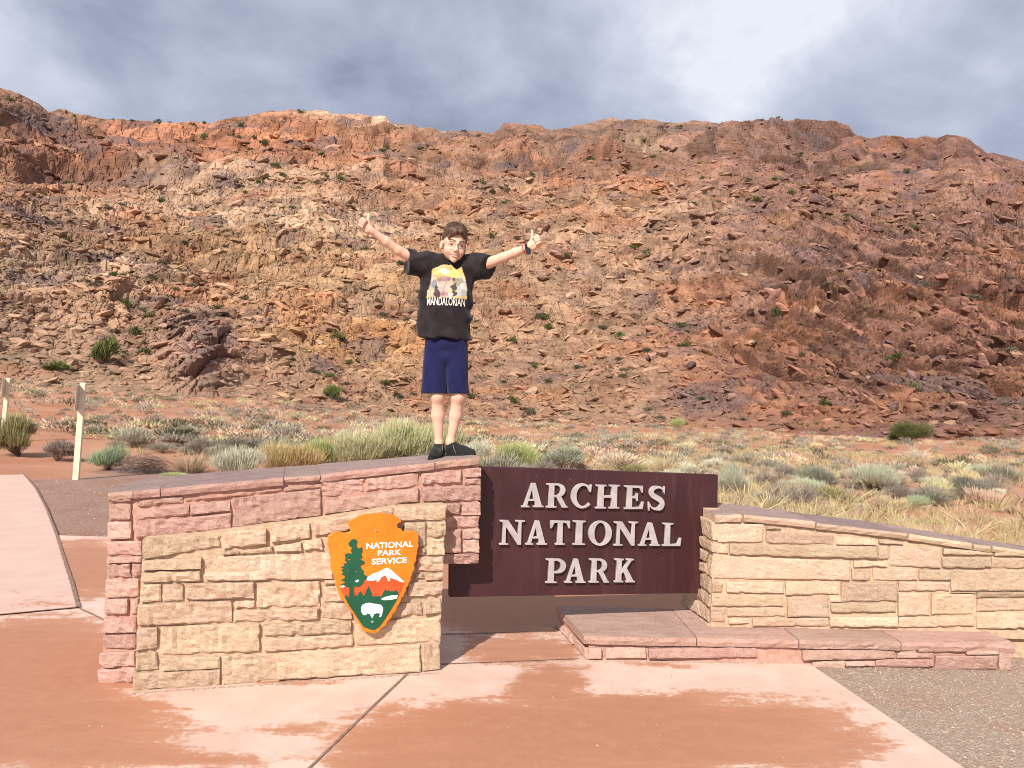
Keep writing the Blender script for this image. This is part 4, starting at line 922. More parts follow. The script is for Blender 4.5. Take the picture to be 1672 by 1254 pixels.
tree_ = [(300, 330), (318, 327), (335, 332), (346, 352), (335, 385), (345, 400), (362, 412), (386, 398), (391, 430), (380, 462), (391, 490), (365, 502), (395, 520), (412, 532), (404, 547), (370, 560), (378, 585), (400, 608), (402, 640), (432, 660), (428, 682), (404, 696), (396, 722), (372, 746), (345, 756), (330, 742), (315, 762), (319, 850), (270, 850), (276, 764), (258, 750), (240, 748), (225, 736), (193, 735), (215, 722), (238, 716), (225, 702), (200, 692), (230, 676), (238, 652), (203, 642), (218, 626), (200, 602), (228, 590), (195, 578), (232, 566), (218, 547), (258, 540), (235, 520), (241, 492), (230, 466), (258, 453), (300, 456), (285, 430), (300, 405), (275, 390), (264, 370), (285, 340)]
extrude_outline('conifer', PB, [[buv(p) for p in tree_], [buv(p) for p in ((255, 505), (285, 500), (282, 515), (258, 518))], [buv(p) for p in ((318, 600), (345, 612), (332, 622))], [buv(p) for p in ((240, 610), (270, 600), (262, 618))]], -0.001, 0.0048, M_GR, em, em)
for nm, pts in (('lake', [(555, 860), (590, 842), (650, 828), (706, 824), (697, 855), (640, 868), (580, 870)]), ('glacier', [(322, 702), (350, 685), (361, 698), (342, 712)]), ('glacier', [(188, 754), (222, 738), (240, 750), (215, 758)]),
                ('bison', [(379, 935), (388, 914), (405, 905), (422, 898), (455, 893), (492, 902), (530, 905), (560, 914), (572, 935), (575, 955), (566, 990), (556, 1021), (540, 1018), (548, 990), (522, 984), (492, 994), (483, 1025), (468, 1022), (462, 998), (436, 986), (424, 1002), (404, 1003), (392, 995), (384, 980), (378, 962)])):
    extrude_outline(nm, PB, [[buv(p) for p in pts]], -0.001, 0.0062, M_WH, em, em)
def text_mesh(body, bold=0.012):
    cu = bpy.data.curves.new('text', 'FONT'); cu.body = body; cu.size = 1.0; cu.offset = bold; cu.resolution_u = 3
    cu.extrude = 0.0
    tmp = bpy.data.objects.new('text', cu); COL.objects.link(tmp)
    me = bpy.data.meshes.new_from_object(tmp.evaluated_get(bpy.context.evaluated_depsgraph_get()))
    bpy.data.objects.remove(tmp); bpy.data.curves.remove(cu); return me
for word, x0, x1, yb0, yb1, hgt in (('NATIONAL', 425, 843, 418, 396, 55), ('PARK', 527, 737, 478, 468, 50), ('SERVICE', 473, 787, 556, 540, 54)):
    me = text_mesh(word, 0.028); n = len(me.vertices); co = np.empty(n * 3, np.float32); me.vertices.foreach_get('co', co); co = co.reshape(-1, 3)
    lo, hi = co.min(0), co.max(0); a = (co[:, 0] - lo[0]) / (hi[0] - lo[0]); b = (co[:, 1] - lo[1]) / (hi[1] - lo[1])
    bl, br, tl = (np.array(buv(p)) for p in ((x0, yb0), (x1, yb1), (x0, yb0 - hgt)))
    uv = bl + a[:, None] * (br - bl) + b[:, None] * (tl - bl)
    me.vertices.foreach_set('co', np.concatenate([uv, np.zeros((n, 1))], 1).astype(np.float32).ravel())
    place_on_plane(me, PB, 0.0035, em); me.materials.clear(); me.materials.append(M_WH)
    obj('lettering', me, em)
M_BOLT = plain_mat('bolt_steel', (0.35, 0.28, 0.22, 1), 0.4, 0.2, 60)
for p in ((512, 255), (480, 1062)):
    u, v = buv(p); extrude_outline('bolt', PB, [[(u + .007 * math.cos(k * .7854), v + .007 * math.sin(k * .7854)) for k in range(8)]], -0.001, 0.006 if p[1] < 500 else 0.009, M_BOLT, em, em, 0.001)

# ================================================================== cream posts beside the walkway, each with a plate seen edge-on
M_POST = plain_mat('cream_painted_timber', (0.70, 0.60, 0.44, 1), 0.75, 0.08, 8, bstr=0.3, bscale=50)
M_PLATE = plain_mat('sign_plate_metal', (0.62, 0.54, 0.42, 1), 0.5, 0.08, 12)
def make_post(px, py, top, label, tilt):
    base = on_z(px, py, 0.0); d = base[1]; h = (py - top) / PX_F * d; w = 0.105 * 1.0
    t = empty('sign_post', tuple(base + np.array([0, 0, -0.02])), 0.30); t.rotation_euler = (0, math.radians(tilt), 0.30); tag(t, label, 'post', 'cream posts beside the walkway')
    bm = bmesh.new(); bmesh.ops.create_cube(bm, size=1)
    for v in bm.verts:
        v.co = Vector((v.co.x * w, v.co.y * w, (v.co.z + .5) * h + (0.02 if (v.co.z > 0 and v.co.y > 0) else 0)))
    bmesh.ops.bevel(bm, geom=bm.edges[:], offset=0.006, segments=1, affect='EDGES')
    me = bpy.data.meshes.new('post_shaft'); bm.to_mesh(me); bm.free(); me.materials.append(M_POST); obj('post_shaft', me, t)
    bm = bmesh.new(); bmesh.ops.create_cube(bm, size=1)
    for v in bm.verts: v.co = Vector((v.co.x * 0.004 - w / 2 - 0.003, v.co.y * 0.34 - 0.10, (v.co.z + .5) * 0.50 + h - 0.52))
    me = bpy.data.meshes.new('sign_plate'); bm.to_mesh(me); bm.free(); me.materials.append(M_PLATE); pl_ = obj('sign_plate', me, t)
    for zz in (h - 0.12, h - 0.42):
        bm = bmesh.new(); bmesh.ops.create_cone(bm, cap_ends=True, segments=8, radius1=0.01, radius2=0.008, depth=0.02, matrix=Matrix.Translation((-w / 2 - 0.012, 0, zz)) @ Matrix.Rotation(math.pi / 2, 4, 'Y'))
        me = bpy.data.meshes.new('bolt'); bm.to_mesh(me); bm.free(); me.materials.append(M_BOLT); obj('bolt', me, pl_)
make_post(124, 782, 625, 'cream timber post standing on gravel nearest the stone wall', 1.5)
make_post(2, 735, 617, 'cream timber post at the far left edge beside a tall bush', 2.5)

# ================================================================== the boy on the wall: bodies grown from distance fields
def surface_nets(D, lo, h):
    ins = D < 0
    nx, ny, nz = D.shape
    c = ins[:-1, :-1, :-1].astype(np.int8)
    for a, b, e in ((1, 0, 0), (0, 1, 0), (0, 0, 1), (1, 1, 0), (1, 0, 1), (0, 1, 1), (1, 1, 1)):
        c = c + ins[a:nx - 1 + a, b:ny - 1 + b, e:nz - 1 + e]
    act = (c > 0) & (c < 8); I = np.argwhere(act); idx = -np.ones(act.shape, np.int64); idx[act] = np.arange(len(I))
    acc = np.zeros((len(I), 3)); cnt = np.zeros(len(I))
    corners = [(a, b, e) for a in (0, 1) for b in (0, 1) for e in (0, 1)]
    for p in corners:
        for ax in range(3):
            if p[ax] == 0:
                q = list(p); q[ax] = 1
                d0 = D[I[:, 0] + p[0], I[:, 1] + p[1], I[:, 2] + p[2]]; d1 = D[I[:, 0] + q[0], I[:, 1] + q[1], I[:, 2] + q[2]]
                m = (d0 < 0) != (d1 < 0); t = np.where(m, d0 / np.where(m, d0 - d1, 1), 0)
                pt = np.tile(np.array(p, float), (len(I), 1)); pt[:, ax] = t
                acc += pt * m[:, None]; cnt += m
    V = lo + (I + acc / cnt[:, None]) * h
    F = []
    for ax in range(3):
        o = [k for k in range(3) if k != ax]
        sl0 = [slice(None)] * 3; sl1 = [slice(None)] * 3; sl0[ax] = slice(0, -1); sl1[ax] = slice(1, None)
        a0 = ins[tuple(sl0)]; a1 = ins[tuple(sl1)]; E = np.argwhere(a0 != a1)
        E = E[(E[:, o[0]] > 0) & (E[:, o[1]] > 0) & (E[:, o[0]] < D.shape[o[0]] - 1) & (E[:, o[1]] < D.shape[o[1]] - 1)]
        s = a0[E[:, 0], E[:, 1], E[:, 2]]
        def cell(d0, d1):
            q = E.copy(); q[:, o[0]] -= d0; q[:, o[1]] -= d1; return idx[q[:, 0], q[:, 1], q[:, 2]]
        quad = np.stack([cell(1, 1), cell(0, 1), cell(0, 0), cell(1, 0)], 1)
        flip = ~s if ax != 1 else s
        quad[flip] = quad[flip][:, ::-1]; F.append(quad)
    return V, np.concatenate(F)
def sdf_mesh(name, f, lo, hi, h, mat, colour=None, smooth=True):
    lo = np.array(lo, float); hi = np.array(hi, float); n = np.ceil((hi - lo) / h).astype(int) + 1; K = 4
    n = ((n + K - 1) // K) * K; nc = n // K
    gx = [lo[k] + (np.arange(nc[k]) * K + (K - 1) / 2) * h for k in range(3)]
    G = np.stack(np.meshgrid(*gx, indexing='ij'), -1).reshape(-1, 3); dc = f(G).reshape(nc)
    D = np.repeat(np.repeat(np.repeat(dc, K, 0), K, 1), K, 2)
    near = np.argwhere(np.abs(dc) < K * h * 1.7)
    off = np.stack(np.meshgrid(*[np.arange(K)] * 3, indexing='ij'), -1).reshape(-1, 3)
    ii = (near[:, None] * K + off[None]).reshape(-1, 3)
    D[ii[:, 0], ii[:, 1], ii[:, 2]] = f(lo + ii * h)
    V, F = surface_nets(D.astype(np.float64), lo, h)
    # one light smoothing pass takes the voxel steps out
    e = np.concatenate([F[:, [0, 1]], F[:, [1, 2]], F[:, [2, 3]], F[:, [3, 0]]]); s = np.zeros_like(V); c = np.zeros(len(V))
    np.add.at(s, e[:, 0], V[e[:, 1]]); np.add.at(c, e[:, 0], 1); np.add.at(s, e[:, 1], V[e[:, 0]]); np.add.at(c, e[:, 1], 1)
    V = V * 0.6 + 0.4 * s / np.maximum(c, 1)[:, None]
    return fast_mesh(name, V, F, mat, smooth, {'col': colour(V)} if colour else None), V, F
def seg(P, a, b, r0, r1):
    a = np.asarray(a, float); b = np.asarray(b, float); ab = b - a; t = np.clip(((P - a) @ ab) / (ab @ ab), 0, 1)
    return np.linalg.norm(P - a - t[:, None] * ab, axis=1) - (r0 + (r1 - r0) * t)
def ell(P, c, r):
    r = np.asarray(r, float); q = (P - np.asarray(c)) / r; k = np.linalg.norm(q, axis=1); k2 = np.linalg.norm(q / r, axis=1)
    return k * (k - 1) / np.maximum(k2, 1e-6)
def smin(a, b, k):
    h = np.clip(0.5 + 0.5 * (b - a) / k, 0, 1); return b + (a - b) * h - k * h * (1 - h)
def smax(a, b, k): return -smin(-a, -b, k)

BOY = pz(PP, 727, 751.5) - PP.n * 0.24
BD = BOY[1]
def L(px, py, y=0.0):
    """photo point to the boy's own metres, y = how far behind (+) or before (-) his feet"""
    s = (BD + y) / PX_F; p = at_depth(px, py, BD + y) - BOY
    return np.array([p[0], y, p[2]])
boy = empty('person', tuple(BOY)); tag(boy, 'boy in black printed t-shirt and navy shorts standing arms raised with thumbs up', 'person')
UZ = (pz(PP, 781, 745)[2] - pz(PP, 712, 752.5)[2]) / 0.27            # how steeply the coping climbs under his feet

# head frame
HC = L(741.5, 396.5, -0.055)
_yaw, _roll, _nod = math.radians(17), math.radians(6), math.radians(6)
HR = np.array(Matrix.Rotation(_roll, 3, 'Y') @ Matrix.Rotation(_yaw, 3, 'Z') @ Matrix.Rotation(_nod, 3, 'X'))
def XL(px): return L(px, 740)[0]
def hd(P): return (P - HC) @ HR                    # to head coordinates
def hw(p): return HC + HR @ np.asarray(p, float)   # to body coordinates

def hand_frame(f, t, c):
    f = np.array(f, float); f /= np.linalg.norm(f); t = np.array(t, float); t -= f * (t @ f); t /= np.linalg.norm(t)
    c = np.array(c, float); c -= f * (c @ f); c -= t * (c @ t); c /= np.linalg.norm(c); return f, t, c
ARM = {}
ARM['l'] = dict(sh=L(696, 434, 0.0), el=L(650, 409, -0.10), wr=L(606, 376, -0.19))
ARM['r'] = dict(sh=L(781, 436, 0.0), el=L(823, 420, -0.10), wr=L(864, 403, -0.18))
HAND = {'l': hand_frame((-0.80, -0.25, 0.50), (-0.05, 0.05, 1), (0.25, -1, 0)), 'r': hand_frame((0.80, -0.25, 0.50), (0.05, 0.05, 1), (-0.25, -1, 0))}

def body_sdf(P):
    d = ell(P, L(729, 462), (.135, .082, .15))
    d = smin(d, ell(P, L(726, 516), (.112, .070, .12)), .05)
    d = smin(d, ell(P, L(727, 572), (.100, .045, .08)), .04)
    for s in ('l', 'r'):
        a = ARM[s]; d = smin(d, ell(P, a['sh'], (.052, .05, .05)), .05)
        m = a['el'] * .55 + a['wr'] * .45
        arm = seg(P, a['sh'], a['el'], .040, .031)
        arm = smin(arm, seg(P, a['el'], m, .030, .0295), .012)
        arm = smin(arm, seg(P, m, a['wr'], .0295, .0200), .012)
        d = smin(d, arm, .03)
        f, t, c = HAND[s]; w = a['wr']; HS = 0.90
        q = P - w; fc = q @ f; tc_ = q @ t; cc = q @ c
        near = (np.abs(fc - .04) < .12) & (np.abs(tc_ - .02) < .14) & (np.abs(cc) < .12)
        if near.any():
            Pn = w + (P[near] - w) / HS; qf, qt, qc = fc[near] / HS, tc_[near] / HS, cc[near] / HS
            # palm: rounded slab; back of the hand away from the camera
            bx = np.stack([np.abs(qf - .047) - .030, np.abs(qt + .002) - .026, np.abs(qc + .004) - .005], 1)
            palm = np.linalg.norm(np.maximum(bx, 0), axis=1) + np.minimum(bx.max(1), 0) - .011
            hnd = smin(palm, seg(Pn, w - f * .01, w + f * .03, .0215, .022), .02)
            for i in range(4):
                ln = (.94, 1.0, .95, .80)[i]
                k0 = w + f * (.083 - (.0, -.003, .0, .007)[i]) + t * (.0265 - .0175 * i) - c * .004
                k1 = k0 + f * .010 * ln + c * .034 * ln; k2 = k1 - f * .029 * ln + c * .003; k3 = k2 - f * .010 * ln - c * .017 * ln
                fg = smin(seg(Pn, k0, k1, .0100, .0092), seg(Pn, k1, k2, .0092, .0086), .003); fg = smin(fg, seg(Pn, k2, k3, .0086, .0078), .003)
                hnd = smin(hnd, fg, .0035)
            b0 = w + f * .022 + t * .014 + c * .006; b1 = w + f * .050 + t * .038 + c * .012; b2 = w + f * .064 + t * .064 + c * .010; b3 = w + f * .074 + t * .088 + c * .006
            th = smin(seg(Pn, b0, b1, .0165, .0125), seg(Pn, b1, b2, .0115, .0100), .006); th = smin(th, seg(Pn, b2, b3, .0104, .0080), .004)
            hnd = smin(hnd, th, .006)
            dn = d[near]; d[near] = smin(dn, hnd * HS, .012)
    # neck and head
    d = smin(d, seg(P, hw((0, .022, -.05)), L(733, 442, .012), .046, .054), .03)
    H = hd(P)
    k = ell(H, (0, .012, .030), (.072, .089, .091))
    k = smin(k, ell(H, (0, -.032, -.030), (.060, .060, .078)), .03)
    k = smin(k, ell(H, (0, -.028, -.066), (.060, .060, .050)), .025)
    k = smin(k, ell(H, (0, -.073, -.113), (.021, .018, .017)), .022)
    for sx in (-1, 1):
        k = smin(k, ell(H, (.036 * sx, -.066, -.058), (.024, .020, .022)), .016)           # cheek
        k = smax(k, -ell(H, (.032 * sx, -.099, -.020), (.019, .013, .011)), .012)          # eye hollow
        k = smin(k, ell(H, (.032 * sx, -.0765, -.020), (.0135, .0125, .0115)), .003)        # lids over the eyeball
        k = smin(k, seg(H, (.014 * sx, -.094, .002), (.046 * sx, -.082, .003), .006, .005), .012)   # brow
        k = smin(k, ell(H, (.010 * sx, -.100, -.057), (.0075, .0085, .007)), .006)          # nostril wing
        ear = ell(H, (.077 * sx, .014, -.028), (.011, .021, .031)); ear = smax(ear, -ell(H, (.090 * sx, .006, -.026), (.011, .012, .019)), .006)
        k = smin(k, ear, .006)
    k = smin(k, seg(H, (0, -.090, -.012), (0, -.108, -.050), .0075, .0085), .010)
    k = smin(k, ell(H, (0, -.108, -.053), (.0105, .010, .009)), .006)
    mx_ = H[:, 0]; bend = 5.5 * mx_ ** 2
    Hm = H.copy(); Hm[:, 2] -= bend
    k = smin(k, ell(Hm, (0, -.0905, -.0790), (.027, .010, .0048)), .004)                    # upper lip
    k = smin(k, ell(Hm, (0, -.0900, -.0940), (.023, .010, .0052)), .004)
    k = smax(k, -ell(Hm, (0, -.101, -.0855), (.0260, .010, .0042)), .002)                   # parted smile
    d = smin(d, k, .014)
    # legs and feet
    for hip, kn, ca, an, heel, toe, rk in ((L(710, 580), L(715, 646, -.012), L(715, 678, .018), L(716.5, 724, .03), np.array([XL(715), .045, .030]), np.array([XL(707), -.10, .024]), .043), (L(746, 580), L(749, 646, -.01), L(744, 678, .02), L(735.5, 722, .03), np.array([XL(735), .040, .042]), np.array([XL(768), .004, .046]), .046)):
        lg = seg(P, hip, kn, .060, rk); lg = smin(lg, ell(P, kn + np.array([0, -.008, 0]), (rk * .80, .045, .05)), .03)
        lg = smin(lg, seg(P, kn, ca, rk * .94, .0405), .02); lg = smin(lg, seg(P, ca, an, .0400, .0235), .02)
        lg = smin(lg, seg(P, an, heel, .029, .026), .02); lg = smin(lg, seg(P, heel, heel * .35 + toe * .65, .022, .016), .02)
        d = smin(d, lg, .012)
    return d
def skin_colour(V):
    C = np.tile(np.array([.66, .415, .305]), (len(V), 1)); H = hd(V)
    n = fbm(V * 30, 3, 5); C *= (1 + .03 * n)[:, None]
    Hm = H.copy(); Hm[:, 2] -= 5.5 * H[:, 0] ** 2
    lip = (np.exp(-((Hm[:, 0] / .026) ** 2 + ((Hm[:, 2] + .0865) / .0105) ** 4)) * (H[:, 1] < -.06))[:, None]
    C = C * (1 - .8 * lip) + np.array([.50, .17, .14]) * .8 * lip
    tooth = (np.exp(-((Hm[:, 0] / .019) ** 4 + ((Hm[:, 2] + .0850) / .0042) ** 4)) * (H[:, 1] < -.06))[:, None]
    C = C * (1 - tooth) + np.array([.72, .66, .60]) * tooth
    chk = (np.exp(-(((np.abs(H[:, 0]) - .038) / .02) ** 2 + ((H[:, 2] + .058) / .018) ** 2)) * (H[:, 1] < -.03))[:, None]
    C = C * (1 - .25 * chk) + np.array([.60, .27, .20]) * .25 * chk
    for sx in (-1, 1):
        e_ = (((H[:, 0] - .032 * sx) / .0125) ** 2 + ((H[:, 2] + .0205) / .0056) ** 2) < 1; e_ &= H[:, 1] < -.06
        C[e_] = C[e_] * .62
        ir = (((H[:, 0] - .032 * sx) ** 2 + (H[:, 2] + .0200) ** 2) * np.array(3.0) < 99) & ((((H[:, 0] - .032 * sx) / .0085) ** 2 + ((H[:, 2] + .0205) / .0036) ** 2) < 1) & (H[:, 1] < -.06); C[ir] = (.05, .03, .02)
        ls = (np.abs(H[:, 0] - .032 * sx) < .014) & (np.abs(H[:, 2] + .0145 + 18 * (H[:, 0] - .032 * sx) ** 2) < .0022) & (H[:, 1] < -.06); C[ls] = (.09, .05, .035)
    for s in ('l', 'r'):
        q = np.linalg.norm(V - ARM[s]['wr'] - HAND[s][0] * .06, axis=1); m = (.22 * (1 - sstep(.03, .09, q)))[:, None]; C = C * (1 - m) + np.array([.62, .28, .21]) * m
    return C
def skin_material():
    m, n, l, b = new_mat('skin', 0.55, 0.35); at = N(n, 'ShaderNodeAttribute', attribute_name='col'); l.new(at.outputs['Color'], b.inputs['Base Color'])
    b.inputs['Subsurface Weight'].default_value = 0.12; b.inputs['Subsurface Radius'].default_value = (1.0, 0.35, 0.2); b.inputs['Subsurface Scale'].default_value = 0.008
    return m
M_SKIN = skin_material()
me, _, _ = sdf_mesh('body', body_sdf, (-.66, -.36, -.03), (.70, .24, 1.58), 0.0043, M_SKIN, skin_colour)
body_o = obj('body', me, boy)

# ---- clothes
def cloth_material(name, col, col2, spec=0.15):
    m, n, l, b = new_mat(name, 0.88, spec); v = objvec(n, l)
    f = noise_tex(n, l, v, 9, 5, 0.6); f2 = noise_tex(n, l, v, 420, 2, 0.5)
    l.new(mixc(n, l, rampf(n, l, f, 0.35, 0.65), col, col2), b.inputs['Base Color'])
    b.inputs['Sheen Weight'].default_value = 0.12
    bump(n, l, b, f2, 0.12, 0.0015); return m
M_TEE = cloth_material('black_cotton', (0.013, 0.010, 0.0115, 1), (0.026, 0.019, 0.021, 1))
M_SHORTS = cloth_material('navy_jersey', (0.0085, 0.0095, 0.048, 1), (0.012, 0.013, 0.062, 1))
HEM_T = L(724, 553)[2]
SL_L, SL_R = L(664.5, 428, -.045), L(797, 437, -.045)
def shirt_sdf(P):
    z = P[:, 2]
    zz = [HEM_T - .02, HEM_T, L(0, 520)[2], L(0, 490)[2], L(0, 460)[2], L(0, 440)[2], L(0, 425)[2]]
    cx = np.interp(z, zz, [L(p, q)[0] for p, q in ((724.5, 555), (724.5, 553), (726.5, 520), (727.5, 490), (729, 460), (731, 440), (733, 425))])
    hw_ = np.interp(z, zz, np.array([46, 45.5, 45, 44.5, 44.5, 43, 34]) * BD / PX_F)
    dp = np.interp(z, zz, [.122, .121, .116, .114, .112, .105, .085]); cy = np.interp(z, zz, [.0, .0, .002, .004, .005, .008, .01])
    q = np.sqrt(((P[:, 0] - cx) / hw_) ** 2 + ((P[:, 1] - cy) / dp) ** 2); d = (q - 1) * np.minimum(hw_, dp) * 1.0
    d = smax(d, HEM_T + 0.006 * np.sin(P[:, 0] * 30 + 1) - .10 * (P[:, 0] + .02) * 0.4 - z, .004)
    d = smax(d, z - L(733, 424)[2] - .02, .03)
    for s, e in (('l', SL_L), ('r', SL_R)):
        a = ARM[s]['sh'] * np.array([1, 1, 1.0]); inn = a + (np.array([L(729, 440)[0], 0, a[2]]) - a) * .45
        sl = smin(seg(P, inn, a + np.array([0, 0, .012]), .078, .078), seg(P, a + np.array([0, 0, .004]), e, .078, .083), .03)
        ax = e - a; ax /= np.linalg.norm(ax)
        ax2 = ax + np.array([0, 0, -.12 if s == 'l' else -.1]); ax2 /= np.linalg.norm(ax2)
        sl = smax(sl, (P - e) @ ax2, .004)
        d = smin(d, sl, .035)
    # shoulders up to the collar
    d = smin(d, seg(P, L(714, 437, .022), L(754, 437, .022), .048, .048), .035)
    # folds: diagonal pulls from the raised arms, slack across the belly
    x = P[:, 0]; up_ = sstep(L(0, 500)[2], L(0, 440)[2], z); low = 1 - up_
    w1 = np.sin((x * 0.7 + z * 1.0) * 58 + 3 * fbm(P * 9, 2, 3)) * sstep(.02, .15, x) + np.sin((-x * .7 + z) * 58 + 3 * fbm(P * 9, 2, 4)) * sstep(.02, .15, -x)
    w2 = np.sin(z * 46 + 9 * x * x * 8 + 5 * fbm(P * 5, 2, 6)) * (0.4 + 0.6 * sstep(-.05, .1, fbm(P * 4 + 7, 2, 8)))
    w3 = np.sin(x * 52 + 4 * fbm(P * np.array([7, 7, 2.5]), 2, 9))
    d = d + .0060 * up_ * w1 * (.3 + .7 * sstep(.0, .3, fbm(P * 6 + 2, 2, 12))) + .0062 * low * w2 + .0048 * low * w3 * (P[:, 1] < 0.09) + .006 * fbm(P * 14, 2, 11)
    # neck opening, then hollow it
    hole = seg(P, hw((0, .015, -.02)), L(733, 431, .01), .060, .056)
    d2 = smax(d, -hole, .006)
    rib = smax(smax(d - .004, -hole, .003), hole - .017, .003)
    d2 = smin(d2, rib, .003)
    return smax(d2, -(d + .009), .003)
me, SV, SF = sdf_mesh('t_shirt', shirt_sdf, (-.42, -.24, HEM_T - .03), (.44, .22, 1.46), 0.0055, M_TEE)
tee = obj('t_shirt', me, boy)
HEM_S = L(727, 643)[2]
def shorts_sdf(P):
    z = P[:, 2]; top = HEM_T + .06
    def leg(p0, p1, h0, h1, dp0, dp1):
        zz = [HEM_S, L(0, 600)[2], top]
        cx = np.interp(z, zz, [p1[0], (p0[0] + p1[0]) / 2, p0[0]]); hx_ = np.interp(z, zz, [h1, (h0 + h1) / 2 + .002, h0]); dy_ = np.interp(z, zz, [dp1, (dp0 + dp1) / 2, dp0])
        q = ((np.abs(P[:, 0] - cx) / hx_) ** 3 + (np.abs(P[:, 1] - .008) / dy_) ** 3) ** (1 / 3); return (q - 1) * np.minimum(hx_, dy_)
    s = BD / PX_F
    d = smin(leg(L(713, 545), L(709, 643), 17.5 * s, 22 * s, .088, .090), leg(L(745, 545), L(749, 643), 17.5 * s, 17.5 * s, .088, .088), .010)
    d = smin(d, ell(P, L(729, 562), (.124, .092, .07)), .02)
    d = d + .0035 * np.sin(P[:, 0] * 70 + 3 * fbm(P * 6, 2, 21)) * sstep(HEM_T, HEM_S, z) * .6 + .0045 * fbm(P * np.array([12, 12, 5]), 3, 22)
    d = smax(d, HEM_S + .02 * (P[:, 0] + .03) - z, .003); d = smax(d, z - top, .01)
    d = smin(d, ell(P, L(729, 584), (.095, .088, .065)), .012)
    return smax(d, -smax(d + .008, z - HEM_S - .07, .004), .003)
me, _, _ = sdf_mesh('shorts', shorts_sdf, (-.24, -.16, HEM_S - .03), (.24, .18, HEM_T + .09), 0.0045, M_SHORTS)
obj('shorts', me, boy)
M_SHOE = cloth_material('black_mesh_shoe', (0.008, 0.008, 0.010, 1), (0.016, 0.015, 0.018, 1), 0.3)
M_SOLE = plain_mat('black_rubber', (0.010, 0.010, 0.011, 1), 0.6, 0.2, 30)
M_TRIM = plain_mat('grey_trim', (0.30, 0.27, 0.25, 1), 0.6, 0.1, 30)
def gz(x): return UZ * x
for (an, heel, ball, toe) in ((L(716.5, 724, .03), np.array([XL(716.5), .052, .030]), np.array([XL(711.5), -.06, .026]), np.array([XL(707.5), -.115, .019])), (L(735.5, 722, .03), np.array([XL(735), .046, .030]), np.array([XL(757), .014, .025]), np.array([XL(771), .002, .019]))):
    for q in (heel, ball, toe): q[2] += gz(q[0])
    def shoe(P, an=an, heel=heel, ball=ball, toe=toe):
        d = smin(seg(P, heel, ball, .031, .033), seg(P, ball, toe, .033, .021), .02)
        d = smin(d, seg(P, an + np.array([0, .006, -.005]), heel, .033, .031), .02); d = smin(d, seg(P, an + (ball - an) * .2 - np.array([0, 0, .012]), ball, .030, .031), .02)
        d = smax(d, P[:, 2] - an[2] - .006 - .25 * (P[:, 1] - an[1]), .004)
        d = smax(d, gz(P[:, 0]) + .001 - P[:, 2], .003); return d + .0012 * fbm(P * 60, 2, 31)
    lo = np.minimum(np.minimum(heel, toe), an) - .06; hi = np.maximum(np.maximum(heel, toe), an) + .06
    me, _, _ = sdf_mesh('shoe', shoe, lo, hi, 0.004, M_SHOE); so = obj('shoe', me, boy)
    def sole(P, heel=heel, ball=ball, toe=toe):
        Pf = P.copy(); Pf[:, 2] = 0; hh, bb, tt = (np.array([q[0], q[1], 0]) for q in (heel, ball, toe))
        d = smin(seg(Pf, hh, bb, .033, .036), seg(Pf, bb, tt, .036, .024), .02); g_ = P[:, 2] - gz(P[:, 0]); return smax(d, np.abs(g_ - .006) - .007, .002)
    me, _, _ = sdf_mesh('sole', sole, lo, hi, 0.0035, M_SOLE); obj('sole', me, so)
    # thin pale piping across the instep, and a heel tab
    def tube(name, pts, r, mat, parent, n=6):
        pts = np.array(pts, float); V, F = [], []
        for k, p in enumerate(pts):
            t = pts[min(k + 1, len(pts) - 1)] - pts[max(k - 1, 0)]; t /= np.linalg.norm(t)
            a = np.cross(t, (0, 0, 1)) if abs(t[2]) < .9 else np.cross(t, (1, 0, 0)); a /= np.linalg.norm(a); b = np.cross(t, a)
            V += [p + r * (a * math.cos(6.2832 * j / n) + b * math.sin(6.2832 * j / n)) for j in range(n)]
        for k in range(len(pts) - 1): F += [(k * n + j, k * n + (j + 1) % n, (k + 1) * n + (j + 1) % n, (k + 1) * n + j) for j in range(n)]
        F += [tuple(range(n))[::-1], tuple((len(pts) - 1) * n + j for j in range(n))]
        return obj(name, mesh_from(name, V, F, mat, True), parent)
    from mathutils.bvhtree import BVHTree
    co = np.empty(len(me.vertices) * 3, np.float32)
    shm = so.data; bv = BVHTree.FromPolygons([v.co[:] for v in shm.vertices], [p.vertices[:] for p in shm.polygons])
    mid = heel * .45 + ball * .55; ax = ball - heel; ax[2] = 0; ax /= np.linalg.norm(ax); sd_ = np.array([-ax[1], ax[0], 0])
    if sd_[1] > 0: sd_ = -sd_
    pts = []
    for a in np.linspace(-.3, 1.6, 9):
        o_ = mid - np.array([0, 0, .01]); dr = Vector(sd_ * math.sin(a) + np.array([0, 0, 1]) * math.cos(a) - ax * .35 * math.cos(a))
        hit = bv.ray_cast(Vector(o_) + dr * .2, -dr)
        if hit[0] is not None: pts.append(np.array(hit[0]))
    if len(pts) > 3: tube('piping', pts, .0016, M_TRIM, so)
    tube('heel_tab', [an + np.array([.012, .035, -.01]), an + np.array([.014, .042, .02]), an + np.array([.012, .036, .028])], .004, M_SHOE, so)

